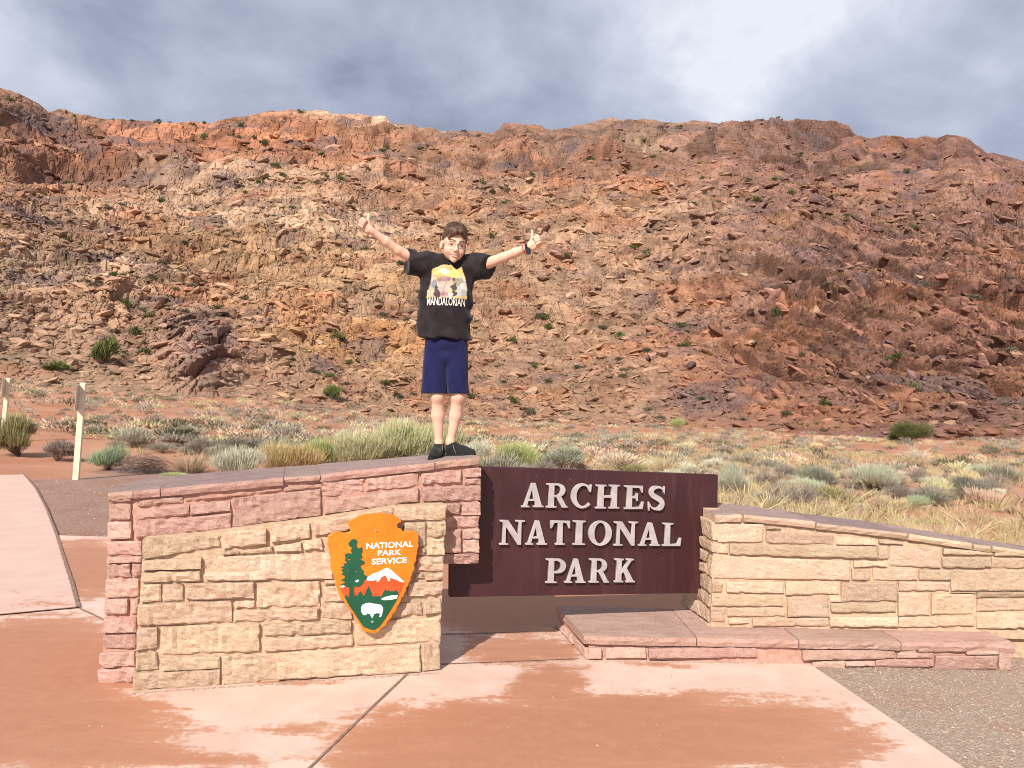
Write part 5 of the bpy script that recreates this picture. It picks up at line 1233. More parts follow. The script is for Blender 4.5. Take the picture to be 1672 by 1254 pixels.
# ---- hair, brows, glasses, wrist things
def hair_material():
    m, n, l, b = new_mat('brown_hair', 0.5, 0.4); v = objvec(n, l, (60, 14, 60)); f = noise_tex(n, l, v, 3, 4, 0.6)
    l.new(mixc(n, l, rampf(n, l, f, 0.3, 0.7), (0.026, 0.013, 0.008, 1), (0.15, 0.078, 0.045, 1)), b.inputs['Base Color']); bump(n, l, b, f, 0.6, 0.004); return m
M_HAIR = hair_material()
def hair_sdf(P):
    H = hd(P)
    d = ell(H, (0, .018, .040), (.079, .095, .092))
    d = smin(d, ell(H, (-.006, -.030, .080), (.068, .062, .040)), .03)
    d = smin(d, ell(H, (-.030, -.066, .062), (.036, .030, .026)), .02)                 # fringe swept to one side
    d = smin(d, seg(H, (-.020, -.085, .058), (-.054, -.070, .018), .015, .007), .014)
    d = smin(d, seg(H, (.020, -.085, .066), (.056, -.066, .036), .014, .008), .014)
    face = ell(H, (.008, -.085, -.035), (.068, .060, .082)); d = smax(d, -face, .008)
    d = smax(d, -.022 - H[:, 2] - .9 * np.clip(H[:, 1] - .02, 0, 1), .008)              # short at ears, down to the nape behind
    for sx in (-1, 1): d = smax(d, -ell(H, (.082 * sx, .006, -.032), (.020, .024, .036)), .004)
    q = np.stack([H[:, 0] * 55 + 10 * H[:, 1], H[:, 1] * 12, H[:, 2] * 40], 1)
    q2 = np.stack([H[:, 0] * 26 + 14 * H[:, 1], H[:, 1] * 9, H[:, 2] * 16], 1)
    return d + .0045 * fbm(q, 3, 51) + .0085 * fbm(q2, 2, 52)
me, _, _ = sdf_mesh('hair', hair_sdf, HC - .16, HC + .18, 0.0032, M_HAIR); obj('hair', me, boy)
g_ = np.random.default_rng(3); V, F = [], []
hm = me; hv = BVHTree.FromPolygons([v.co[:] for v in hm.vertices], [p.vertices[:] for p in hm.polygons])
for k in range(260):                                                                   # locks that break the outline of the hair
    a = g_.uniform(-1, 1) * .07; b = g_.uniform(-.075, .09); top = Vector(hw((a, b, .25))); dn = Vector(HR @ np.array([0, 0, -1.0]))
    hit = hv.ray_cast(top, dn)
    if hit[0] is None: continue
    p = np.array(hit[0]); nrm = np.array(hit[1]); dirn = HR @ np.array([-.5 + .5 * g_.normal(), -1.0 + .4 * g_.normal(), 0]); dirn -= nrm * (dirn @ nrm); dirn /= np.linalg.norm(dirn)
    sidev = np.cross(nrm, dirn); ln = g_.uniform(.018, .045); wd_ = g_.uniform(.0012, .0026); i0 = len(V)
    for j, (s_, h_) in enumerate(((0, -.002), (.35, .0018), (.7, .0026), (1.0, .001 + .002 * g_.random()))):
        c_ = p + dirn * ln * s_ + nrm * h_; V += [c_ - sidev * wd_ * (1 - s_ * .9), c_ + nrm * wd_ * .7 * (1 - s_), c_ + sidev * wd_ * (1 - s_ * .9)]
    for j in range(3):
        for m_ in range(2): F.append((i0 + j * 3 + m_, i0 + j * 3 + m_ + 1, i0 + (j + 1) * 3 + m_ + 1, i0 + (j + 1) * 3 + m_))
obj('hair_locks', mesh_from('hair_locks', V, F, M_HAIR, True), boy)
M_FRAME = plain_mat('glasses_wire', (0.22, 0.15, 0.12, 1), 0.3, 0.05, 30)
for sx in (-1, 1):
    tube('eyebrow', [hw((sx * x_, y_, z_)) for x_, y_, z_ in ((.012, -.0985, .003), (.024, -.0975, .008), (.038, -.092, .009), (.050, -.082, .004))], .0026, M_HAIR, boy)
gl = None
ring = lambda sx: [hw((sx * .033 + .0215 * math.cos(t), -.103 + abs(math.cos(t) * sx > 0) * .003 * abs(math.cos(t)), -.023 + .0165 * math.sin(t))) for t in np.linspace(0, 6.2832, 21)]
gl = tube('glasses', [hw((-.0115, -.104, -.020)), hw((-.004, -.107, -.0165)), hw((.004, -.107, -.0165)), hw((.0115, -.104, -.020))], .0013, M_FRAME, boy)
for sx in (-1, 1):
    tube('rim', ring(sx), .0009, M_FRAME, gl); tube('temple', [hw((sx * .0545, -.100, -.018)), hw((sx * .070, -.06, -.016)), hw((sx * .079, .004, -.016))], .0012, M_FRAME, gl)
M_GLASS = bpy.data.materials.new('lens_glass'); M_GLASS.use_nodes = True; _b = M_GLASS.node_tree.nodes['Principled BSDF']
_b.inputs['Transmission Weight'].default_value = 1.0; _b.inputs['Roughness'].default_value = 0.02; _b.inputs['IOR'].default_value = 1.05; _b.inputs['Alpha'].default_value = 0.18
for sx in (-1, 1):
    r_ = ring(sx)[:-1]; obj('lens', mesh_from('lens', r_, [tuple(range(len(r_)))], M_GLASS), gl)
M_BAND = plain_mat('black_silicone', (0.012, 0.012, 0.014, 1), 0.45, 0.2, 40); M_FACE = plain_mat('watch_glass', (0.02, 0.022, 0.03, 1), 0.12, 0.1, 20, spec=0.6)
M_REDB = plain_mat('red_cord', (0.55, 0.02, 0.04, 1), 0.6, 0.2, 80)
a = ARM['r']; ax = a['wr'] - a['el']; ax /= np.linalg.norm(ax); u1 = np.cross(ax, (0, -1, 0)); u1 /= np.linalg.norm(u1); u2 = np.cross(ax, u1)
def loop(c, ra, rb, wid, th, name, mat, parent, sag=0.0, n=22):
    V, F = [], []
    for k in range(n):
        t = 6.2832 * k / n
        for dr, da in ((0, -wid), (th, -wid), (th, wid), (0, wid)):
            p = c + ax * da + u1 * (ra + dr) * math.cos(t) + u2 * (rb + dr) * math.sin(t); p[2] -= sag * max(0, -((u1 * math.cos(t) + u2 * math.sin(t))[2])); V.append(p)
    for k in range(n):
        for j in range(4): F.append((k * 4 + j, k * 4 + (j + 1) % 4, ((k + 1) % n) * 4 + (j + 1) % 4, ((k + 1) % n) * 4 + j))
    return obj(name, mesh_from(name, V, F, mat, False), parent)
wc = a['wr'] - ax * .010
wt = loop(wc, .0220, .0220, .0095, .0035, 'wrist_watch', M_BAND, boy, .012)
dn = -u1 if u1[2] > 0 else u1
fc = wc + np.array([0, -.022, 0]) + np.array([0.004, 0, -.026])
bm = bmesh.new(); bmesh.ops.create_cube(bm, size=1); fz = np.array([0.25, .0, -1.0]); fz /= np.linalg.norm(fz); fx = np.cross(fz, (0, -1, 0))
for v in bm.verts: q = fc + fx * v.co.x * .024 + fz * v.co.z * .046 + np.array([0, -1, 0]) * v.co.y * .011; v.co = Vector(q)
bmesh.ops.bevel(bm, geom=bm.edges[:], offset=.003, segments=2, affect='EDGES'); me = bpy.data.meshes.new('watch_case'); bm.to_mesh(me); bm.free(); me.materials.append(M_FACE); obj('watch_case', me, wt)
loop(a['wr'] - ax * .034, .0250, .0250, .0022, .0032, 'bracelet', M_REDB, boy, .010)

# ---- printed front of the shirt: a plain patchwork picture and its lettering
tb = BVHTree.FromPolygons([tuple(v) for v in SV], [tuple(map(int, f)) for f in SF])
def drape(x, z, off=.0022):
    hit = tb.ray_cast(Vector((x, -.6, z)), Vector((0, 1, 0)))
    return (x, (hit[0].y if hit[0] is not None else -.11) - off, z)
nx_, nz_ = 76, 62; A0, A1 = L(697.5, 489), L(766, 436)
V = []; C = []
for j in range(nz_ + 1):
    for i in range(nx_ + 1):
        V.append(drape(A0[0] + (A1[0] - A0[0]) * i / nx_, A0[2] + (A1[2] - A0[2]) * j / nz_))
V = np.array(V); I, J = np.meshgrid(np.arange(nx_ + 1) / nx_, np.arange(nz_ + 1) / nz_); I = I.ravel(); J = J.ravel()
nz1 = noise2(I * 5, J * 5, 4, 61); nz2 = noise2(I * 14, J * 14, 3, 63)
edge = np.interp(I, [0, .04, .10, .12, .2, .42, .58, .72, .84, .94, .97, 1], [.18, .25, .42, .85, .90, 1.0, .98, .86, .95, .62, .45, .2]) + .03 * nz2
C = np.tile(np.array([.86, .62, .22]), (len(I), 1)); C[nz1 + J > .95] = (.92, .76, .42)
nz3 = noise2(I * 9 + 3, J * 9, 4, 65, .65)
def blob(cx, cy, rx, ry, col, ns=1.2): C[((I - cx) / rx) ** 2 + ((J - cy) / ry) ** 2 + ns * nz3 + ns * .6 * nz1 < 1] = col
blob(.16, .36, .17, .34, (.62, .48, .36)); blob(.84, .30, .20, .28, (.60, .58, .54)); blob(.44, .30, .25, .34, (.66, .50, .42)); blob(.42, .56, .20, .10, (.42, .27, .25)); blob(.44, .80, .10, .10, (.66, .66, .60)); blob(.76, .48, .15, .12, (.40, .35, .26)); blob(.90, .36, .08, .10, (.74, .72, .66)); blob(.44, .12, .20, .08, (.50, .32, .33)); blob(.20, .40, .06, .12, (.25, .27, .30), 2.5); blob(.68, .25, .06, .24, (.10, .08, .07), 3.0)
blob(.28, .14, .06, .14, (.10, .07, .07), 3.0); blob(.60, .10, .05, .08, (.72, .66, .60))
C = C * (1 + .45 * np.where(nz3 > .12, -.8, .25) * (np.abs(nz2) > .12))[:, None]; C = np.clip(C * .72, .02, .9)
keep = (J < edge) & (I > .015 + .02 * nz2) & (I < .985 + .02 * nz2)
F = [(j * (nx_ + 1) + i, j * (nx_ + 1) + i + 1, (j + 1) * (nx_ + 1) + i + 1, (j + 1) * (nx_ + 1) + i) for j in range(nz_) for i in range(nx_)]
F = [f for f in F if all(keep[k] for k in f)]
m, n, l, b = new_mat('shirt_print', 0.8, 0.2); at = N(n, 'ShaderNodeAttribute', attribute_name='col'); l.new(at.outputs['Color'], b.inputs['Base Color'])
obj('print', fast_mesh('print', V, np.array(F), m, True, {'col': C}), tee)
me = text_mesh('MANDALORIAN', 0.004); k_ = len(me.vertices); co = np.empty(k_ * 3, np.float32); me.vertices.foreach_get('co', co); co = co.reshape(-1, 3); lo, hi = co.min(0), co.max(0)
T0, T1 = L(699.5, 501.5), L(760.5, 490)
a_ = (co[:, 0] - lo[0]) / (hi[0] - lo[0]); b_ = (co[:, 1] - lo[1]) / (hi[1] - lo[1])
P = [drape(T0[0] + (T1[0] - T0[0]) * x_, T0[2] + (T1[2] - T0[2]) * z_ + (.0) , .0035) for x_, z_ in zip(a_, b_)]
me.vertices.foreach_set('co', np.array(P, np.float32).ravel()); me.materials.clear(); M_INK = plain_mat('white_ink', (.80, .76, .70, 1), 0.8, 0.05, 50); me.materials.append(M_INK); me.update(); obj('lettering', me, tee)

# ================================================================== plants
def leaf_material(name, rough=0.85):
    m, n, l, b = new_mat(name, rough, 0.12); at = N(n, 'ShaderNodeAttribute', attribute_name='col'); oi = N(n, 'ShaderNodeObjectInfo')
    hs = N(n, 'ShaderNodeHueSaturation'); l.new(at.outputs['Color'], hs.inputs['Color']); l.new(rampf(n, l, oi.outputs['Random'], 0, 1, 0.82, 1.18), hs.inputs['Value'])
    l.new(rampf(n, l, math2(n, l, 'FRACT', math2(n, l, 'MULTIPLY', oi.outputs['Random'], 9.7), 0.0), 0, 1, 0.485, 0.515), hs.inputs['Hue'])
    l.new(hs.outputs[0], b.inputs['Base Color']); return m
M_LEAF = leaf_material('desert_foliage'); M_TWIG = plain_mat('grey_twig', (0.17, 0.125, 0.10, 1), 0.9, 0.3, 30)

def blades(base, direc, length, width, g, bend=0.3, segs=1):
    """ribbons: base (n,3), direc (n,3) unit, length (n,), width (n,) -> verts, quads (tips narrow)"""
    n = len(base); side = np.cross(direc, g.normal(size=(n, 3))); side /= np.linalg.norm(side, axis=1)[:, None] + 1e-9
    dn = np.stack([direc[:, 0], direc[:, 1], direc[:, 2] * 0 - 0.4], 1) * bend
    V = []
    for k in range(segs + 1):
        t = k / segs; c = base + direc * (length * t)[:, None] + dn * (length * t * t)[:, None]; w = (width * (1 - 0.75 * t))[:, None] * 0.5
        V += [c - side * w, c + side * w]
    V = np.stack(V, 1)                                  # n, 2*(segs+1), 3
    q = np.concatenate([np.array([[2 * k, 2 * k + 1, 2 * k + 3, 2 * k + 2]]) for k in range(segs)])
    F = (q[None] + (np.arange(n) * 2 * (segs + 1))[:, None, None]).reshape(-1, 4)
    return V.reshape(-1, 3), F, 2 * (segs + 1)
def dome_dirs(n, g, up=0.35, spread=1.0):
    a = g.random(n) * 6.2832; z = g.random(n) ** 0.8 * (1 - up) + up * g.random(n); r = np.sqrt(np.clip(1 - z * z, 0, 1)) * spread
    return np.stack([r * np.cos(a), r * np.sin(a), z], 1)
PAL = {'sage': ((.215, .205, .145), (.345, .325, .245), (.135, .11, .08)), 'rabbit': ((.37, .345, .165), (.53, .49, .30), (.27, .20, .10)), 'mint': ((.27, .335, .19), (.41, .46, .30), (.20, .20, .12)), 'silver': ((.42, .40, .28), (.58, .55, .42), (.34, .27, .16)),
       'straw': ((.50, .37, .20), (.66, .54, .34), (.36, .22, .11)), 'pinkdry': ((.46, .33, .235), (.60, .46, .34), (.32, .20, .14)), 'twig': ((.25, .20, .165), (.37, .31, .26), (.15, .11, .085)), 'dead': ((.095, .070, .060), (.19, .145, .12), (.05, .035, .03)),
       'olive': ((.24, .215, .09), (.45, .40, .20), (.15, .105, .065)), 'ochre': ((.36, .24, .10), (.47, .41, .20), (.24, .13, .06)), 'juniper': ((.060, .078, .026), (.135, .155, .055), (.04, .04, .02)), 'scrub': ((.075, .080, .045), (.165, .16, .10), (.055, .045, .03)), 'fresh': ((.27, .31, .10), (.44, .46, .22), (.2, .18, .08))}
def shrub(kind, seed, n, wid=1.0, hgt=0.7, leaf=0.07, lw=0.010, upright=0.0, hollow=0.35, lumps=7):
    """crown mesh of many small leaf blades spread through a lumpy dome (unit width), plus stems"""
    g = np.random.default_rng(seed); lo, hi, dk = (np.array(c) for c in PAL[kind])
    # lumps: sub-clumps of the crown, so that it has gaps and an uneven outline
    lc = dome_dirs(lumps, g, 0.3) * np.array([wid * .30, wid * .30, hgt * .46]) * (0.55 + 0.6 * g.random((lumps, 1))); lr = (0.20 + 0.16 * g.random(lumps))
    which = g.integers(0, lumps, n); d = dome_dirs(n, g, 0.05); rad = (hollow + (1 - hollow) * g.random(n) ** 0.6)
    base = lc[which] + d * (lr[which] * rad)[:, None] * np.array([wid, wid, hgt * 1.15]); base[:, 2] = np.abs(base[:, 2]) + 0.02
    outw = base / (np.linalg.norm(base, axis=1)[:, None] + 1e-6)
    direc = outw * (0.8 - 0.5 * upright) + d * 0.5 + np.array([0, 0, 0.35 + upright]) + g.normal(0, .28, (n, 3)); direc /= np.linalg.norm(direc, axis=1)[:, None]
    ln = leaf * (0.6 + 0.9 * g.random(n)); V, F, k = blades(base, direc, ln, lw * (0.7 + 0.6 * g.random(n)), g, 0.15)
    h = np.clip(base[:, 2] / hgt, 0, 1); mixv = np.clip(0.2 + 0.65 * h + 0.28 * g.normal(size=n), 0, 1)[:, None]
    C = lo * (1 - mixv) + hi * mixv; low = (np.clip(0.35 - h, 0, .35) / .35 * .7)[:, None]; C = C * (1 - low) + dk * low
    C *= (0.85 + 0.3 * g.random((lumps, 1)))[which]
    # stems
    m = max(10, n // 60); e_ = base[g.integers(0, n, m)]; s0 = g.normal(0, .02, (m, 3)) * np.array([1, 1, 0]); dv = e_ - s0; L_ = np.linalg.norm(dv, axis=1)
    SV, SF, sk = blades(s0, dv / L_[:, None], L_, np.full(m, .012), g, 0.0)
    return V, F, np.repeat(np.clip(C, .01, .8), k, 0), SV, SF
def tuft(kind, seed, n, hgt=1.0, spread=0.5, lw=0.012, droop=0.5):
    g = np.random.default_rng(seed); lo, hi, dk = (np.array(c) for c in PAL[kind]); a = g.random(n) * 6.2832; r = np.abs(g.normal(0, .5, n)) * spread
    direc = np.stack([np.cos(a) * r, np.sin(a) * r, np.ones(n)], 1); direc /= np.linalg.norm(direc, axis=1)[:, None]
    base = np.stack([np.cos(a), np.sin(a), 0 * a], 1) * (g.random(n) ** .5 * spread * .28)[:, None]; base[:, :2] += g.normal(0, .02, (n, 2))
    V, F, k = blades(base, direc, hgt * (0.45 + 0.6 * g.random(n)), lw * (0.7 + .6 * g.random(n)), g, droop, 2)
    mixv = np.clip(.5 + .35 * g.normal(size=n), 0, 1)[:, None]; C = np.repeat(lo * (1 - mixv) + hi * mixv, k, 0)
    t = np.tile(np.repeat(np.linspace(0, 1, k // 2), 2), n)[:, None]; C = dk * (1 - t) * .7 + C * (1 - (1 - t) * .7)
    return V, F, C
def on_ground(px, py):
    z = 0.0
    for _ in range(12):
        P = on_z(px, py, min(z, EYE[2] - 0.15)); r = np.hypot(P[0], P[1])
        if r > 92: P = P * (92 / r)
        z = float(ground_z(P[0], P[1])[0])
    return np.array([P[0], P[1], z])

heroes = [  # px, base py, width px, height px, kind, name, label
 (30, 744, 78, 88, 'olive', 'rabbitbrush', 'tall olive bush with yellow tips beside the far left cream post'),
 (92, 753, 58, 52, 'twig', 'sagebrush', 'grey twiggy bush standing between the two cream posts'),
 (178, 768, 64, 54, 'mint', 'rabbitbrush', 'mint green bush just right of the nearer cream post'),
 (234, 772, 80, 34, 'dead', 'tumbleweed', 'dark dead tumbleweed lying beside the mint green bush'),
 (218, 723, 62, 44, 'silver', 'sagebrush', 'spiky silver grey bush behind the dark tumbleweed'),
 (297, 727, 72, 28, 'twig', 'sagebrush', 'low grey bush on red sand right of the spiky silver bush'),
 (310, 772, 84, 44, 'pinkdry', 'dry_grass_clump', 'wispy pinkish dry grass above the left end of the left wall'),
 (288, 782, 50, 16, 'fresh', 'weed', 'small green weed sprouting behind the left wall coping'),
 (385, 784, 96, 60, 'silver', 'rabbitbrush', 'pale silvery upright bush rising behind the left wall'),
 (470, 774, 96, 58, 'ochre', 'rabbitbrush', 'ochre brown dry bush behind the middle of the left wall'),
 (528, 764, 70, 64, 'fresh', 'rabbitbrush', 'bright yellow-green bush next to the ochre bush'),
 (590, 766, 100, 66, 'rabbit', 'rabbitbrush', 'pale yellow-green bush left of the boy, nearer the ochre bush'),
 (655, 760, 110, 88, 'rabbit', 'rabbitbrush', 'largest pale green bush directly left of the boy\'s legs'),
 (715, 752, 80, 70, 'rabbit', 'rabbitbrush', 'pale green bush straight behind the boy\'s feet'),
 (775, 760, 70, 48, 'silver', 'rabbitbrush', 'pale grassy bush just right of the boy\'s shoes'),
 (838, 774, 88, 52, 'fresh', 'rabbitbrush', 'fresh green bush above the left end of the maroon sign'),
 (915, 772, 84, 48, 'sage', 'sagebrush', 'grey-green bush above the middle left of the maroon sign'),
 (1000, 774, 90, 46, 'pinkdry', 'sagebrush', 'brownish dry bush above the middle of the maroon sign'),
 (1085, 778, 80, 44, 'straw', 'dry_grass_clump', 'straw coloured clump above the right half of the maroon sign'),
 (1198, 808, 58, 64, 'silver', 'rabbitbrush', 'pale upright clump touching the right edge of the maroon sign'),
 (1278, 792, 52, 44, 'twig', 'sagebrush', 'greyish bush right of the pale clump by the sign'),
 (1338, 803, 70, 56, 'sage', 'sagebrush', 'round sage bush above the sloping right wall'),
 (1440, 802, 98, 58, 'silver', 'rabbitbrush', 'wide pale dome shaped bush in the straw field at right'),
 (1495, 830, 48, 34, 'mint', 'weed', 'small blue-green bush above the sloping right wall'),
 (1582, 812, 66, 52, 'sage', 'sagebrush', 'grey-green bush right of the wide pale dome bush'),
 (1648, 790, 60, 42, 'sage', 'sagebrush', 'grey-green bush at the far right edge of the straw field'),
 (1485, 724, 66, 50, 'juniper', 'green_shrub', 'large green shrub at the foot of the slope at right'),
 (1105, 702, 32, 30, 'fresh', 'green_shrub', 'bright green shrub at the foot of the slope above the sign'),
 (1226, 692, 22, 36, 'juniper', 'green_shrub', 'narrow green shrub low on the slope right of the sign'),
 (405, 682, 40, 24, 'juniper', 'green_shrub', 'dark green shrub at the foot of the slope left of the boy'),
]
for k, (px, py, wp, hp, kind, name, label) in enumerate(heroes):
    P = on_ground(px, py); d = P[1]; w = wp / PX_F * d; h = hp / PX_F * d * (1.22 if 8 <= k <= 17 else 1.0)
    root = empty(name, tuple(P), 0.0); tag(root, label, {'dry_grass_clump': 'grass', 'weed': 'weed', 'tumbleweed': 'tumbleweed'}.get(name, 'bush'))
    if name == 'dry_grass_clump':
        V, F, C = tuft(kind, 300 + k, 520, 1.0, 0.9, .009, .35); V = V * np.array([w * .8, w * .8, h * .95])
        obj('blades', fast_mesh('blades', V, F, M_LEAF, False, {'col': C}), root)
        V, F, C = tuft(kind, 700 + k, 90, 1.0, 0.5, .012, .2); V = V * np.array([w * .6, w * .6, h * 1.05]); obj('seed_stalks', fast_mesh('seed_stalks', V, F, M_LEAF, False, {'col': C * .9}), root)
        continue
    if kind == 'dead':
        g = np.random.default_rng(k); n = 620; a = dome_dirs(n, g, .1); b = dome_dirs(n, g, .1); base = a * np.array([.46, .46, .46]) * (g.random((n, 1)) ** .4); dv = np.cross(a, g.normal(size=(n, 3))); dv /= np.linalg.norm(dv, axis=1)[:, None]
        V, F, kk = blades(base, dv, .12 + .3 * g.random(n), np.full(n, .009), g, .5, 3); V = V * np.array([w, w, h * 2.0]); V[:, 2] = np.abs(V[:, 2])
        lo, hi, dk = (np.array(c) for c in PAL['dead']); C = np.repeat(lo + (hi - lo) * g.random((n, 1)), kk, 0)
        obj('tangle', fast_mesh('tangle', V, F, M_LEAF, False, {'col': C}), root); continue
    up = 0.9 if kind in ('rabbit', 'silver', 'olive', 'ochre', 'fresh', 'mint') else 0.25
    nl = int(np.clip(5200 * (hp * wp / 4000), 1800, 7000))
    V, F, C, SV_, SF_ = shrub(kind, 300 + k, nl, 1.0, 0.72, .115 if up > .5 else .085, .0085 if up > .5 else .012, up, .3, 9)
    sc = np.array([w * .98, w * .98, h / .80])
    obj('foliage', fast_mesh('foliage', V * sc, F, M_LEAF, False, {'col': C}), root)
    obj('stems', fast_mesh('stems', SV_ * sc, SF_, M_TWIG, False), root)

# ---- the scatter of smaller brush on the flat: the nearer ones one by one, the rest as one mass
def proto_shrub(kind, seed, n, **k):
    V, F, C, SV_, SF_ = shrub(kind, seed, n, **k); return fast_mesh(kind + '_bush', np.concatenate([V, SV_]), np.concatenate([F, SF_ + len(V)]), M_LEAF, False, {'col': np.concatenate([C, np.tile(np.array([.15, .11, .085]), (len(SV_), 1))])})
g = np.random.default_rng(99)
protos = [proto_shrub(kd, 500 + i, 1500, hgt=.62, leaf=.085, lw=.013, upright=u, lumps=8) for i, (kd, u) in enumerate((('sage', .2), ('sage', .3), ('twig', .2), ('rabbit', .7), ('silver', .5), ('sage', .1), ('olive', .6), ('pinkdry', .4), ('straw', .6)))]
low = [shrub(kd, 600 + i, 125, hgt=.60, leaf=.09, lw=.037, upright=.1, lumps=5)[:3] for i, kd in enumerate(('sage', 'twig', 'scrub', 'sage', 'sage', 'rabbit', 'pinkdry', 'scrub'))]
def scatter(need, az0, az1, d0, d1, accept):
    """candidates drawn in batches: accept(x, y, az) -> keep probability"""
    X, Y, A = [], [], []; got = 0
    while got < need:
        az = g.uniform(az0, az1, 4000); d = d0 * (d1 / d0) ** g.random(4000); x = d * np.tan(az); k = g.random(4000) < accept(x, d, az)
        X.append(x[k]); Y.append(d[k]); A.append(az[k]); got += int(k.sum())
    X, Y, A = (np.concatenate(q)[:need] for q in (X, Y, A)); o = np.argsort(Y); return X[o], Y[o], A[o]
def clear_of_site(x, y, edge_x, xs, ys): return ~((x < edge_x) & (y < np.interp(x, xs, ys)))
def acc_brush(x, y, az):
    n_ = noise2(x / 7.0, y / 7.0, 3, 77) + 0.15; p = 0.25 + 2.2 * n_ + .30 * sstep(25, 60, y) + .45 * sstep(35, 60, y) * (x < -.1 * y)
    return p * clear_of_site(x, y, 3, [-17, -12, -8.5, -4.5, -1.5, 3], [26, 22, 19.5, 18.2, 17, 15.5]) * (np.hypot(x, y) < foot_r(az) * .99)
bx_, by_, ba_ = scatter(1750, -.62, .62, 13.5, 96, acc_brush); bz_ = ground_z(bx_, by_)
tail = []
for i, (y, x, z) in enumerate(zip(by_.tolist(), bx_.tolist(), bz_.tolist())):
    left = x < 0.05 * y
    w = (0.38 + 0.75 * g.random() ** 1.7) * (1.0 if y < 40 else 1.15) * (1.0 if left else .78)
    if i < 290:
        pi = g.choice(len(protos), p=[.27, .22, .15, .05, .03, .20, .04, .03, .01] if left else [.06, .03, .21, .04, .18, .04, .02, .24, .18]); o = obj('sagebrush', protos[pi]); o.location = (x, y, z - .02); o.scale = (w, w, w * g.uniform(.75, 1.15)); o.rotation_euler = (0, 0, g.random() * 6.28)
        zone = 'on the flat left of the boy' if o.location.x / y < -.105 else ('on the flat behind the maroon sign' if o.location.x / y < .27 else 'on the flat right of the maroon sign')
        lk = ['small grey-green sage clump', 'round grey-green sage clump', 'grey-brown twiggy clump', 'yellow-green brush clump', 'pale silvery brush clump', 'low grey-green sage clump', 'dark olive brush clump', 'pinkish dry brush clump', 'straw coloured brush clump'][pi]
        tag(o, lk + ' ' + zone, 'bush', lk.split(' clump')[0] + ' clumps ' + zone)
    else:
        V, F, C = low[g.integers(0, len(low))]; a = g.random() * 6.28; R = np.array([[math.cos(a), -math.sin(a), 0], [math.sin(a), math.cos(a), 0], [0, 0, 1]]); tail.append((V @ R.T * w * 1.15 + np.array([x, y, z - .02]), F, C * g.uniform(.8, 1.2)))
def join_stuff(name, parts, label, cat):
    off = 0; Vs, Fs, Cs = [], [], []
    for V, F, C in parts: Vs.append(V); Fs.append(F + off); Cs.append(C); off += len(V)
    o = obj(name, fast_mesh(name, np.concatenate(Vs), np.concatenate(Fs), M_LEAF, False, {'col': np.concatenate(Cs)})); tag(o, label, cat, kind='stuff')
join_stuff('far_brush', tail, 'mass of low grey brush covering the far desert flat', 'brush')

# ---- dry grass
gp = [tuft('straw', 800 + i, 150, 1.0, .8 + .1 * i, .020, .45) for i in range(4)] + [tuft('pinkdry', 820, 130, 1.0, .9, .02, .5)]
gm = [fast_mesh('grass_tuft', V, F, M_LEAF, False, {'col': C}) for V, F, C in gp]
def acc_grass(x, y, az):
    dens = np.where(x < -1 - .03 * y, .16, np.where(x < .12 * y, .5, 1.0)); n_ = noise2(x / 4.5, y / 4.5, 3, 87)
    return dens * (0.6 + 1.1 * n_) * clear_of_site(x, y, 2.6, [-17, -12, -8.5, -4.5, -1.5, 2.6], [26, 22, 19.0, 17.5, 16.2, 14.5])
gx_, gy_, _ = scatter(3600, -.60, .64, 9.2, 62, acc_grass); gz_ = ground_z(gx_, gy_); gtail = []
gl_ = [tuft('straw', 840 + i, 26, 1.0, 1.0, .052, .5) for i in range(3)] + [tuft('pinkdry', 850, 24, 1.0, 1.0, .045, .5)]
for i, (y, x, z) in enumerate(zip(gy_.tolist(), gx_.tolist(), gz_.tolist())):
    h = g.uniform(.10, .30) * (1.0 if g.random() > .1 else 1.6)
    if i < 220:
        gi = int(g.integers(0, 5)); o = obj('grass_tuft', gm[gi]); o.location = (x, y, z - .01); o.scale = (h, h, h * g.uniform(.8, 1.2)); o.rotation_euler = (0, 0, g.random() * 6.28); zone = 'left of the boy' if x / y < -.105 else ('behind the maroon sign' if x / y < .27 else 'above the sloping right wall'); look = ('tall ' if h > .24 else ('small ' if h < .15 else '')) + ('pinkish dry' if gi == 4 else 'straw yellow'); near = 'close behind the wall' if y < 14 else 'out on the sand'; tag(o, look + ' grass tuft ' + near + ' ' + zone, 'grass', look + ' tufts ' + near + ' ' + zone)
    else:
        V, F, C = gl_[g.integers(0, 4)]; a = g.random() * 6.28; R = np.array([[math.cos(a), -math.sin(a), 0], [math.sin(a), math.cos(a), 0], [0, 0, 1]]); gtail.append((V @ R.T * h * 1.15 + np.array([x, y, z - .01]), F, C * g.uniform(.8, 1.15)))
join_stuff('dry_grass', gtail, 'dry straw grass covering the flat behind the walls', 'grass')

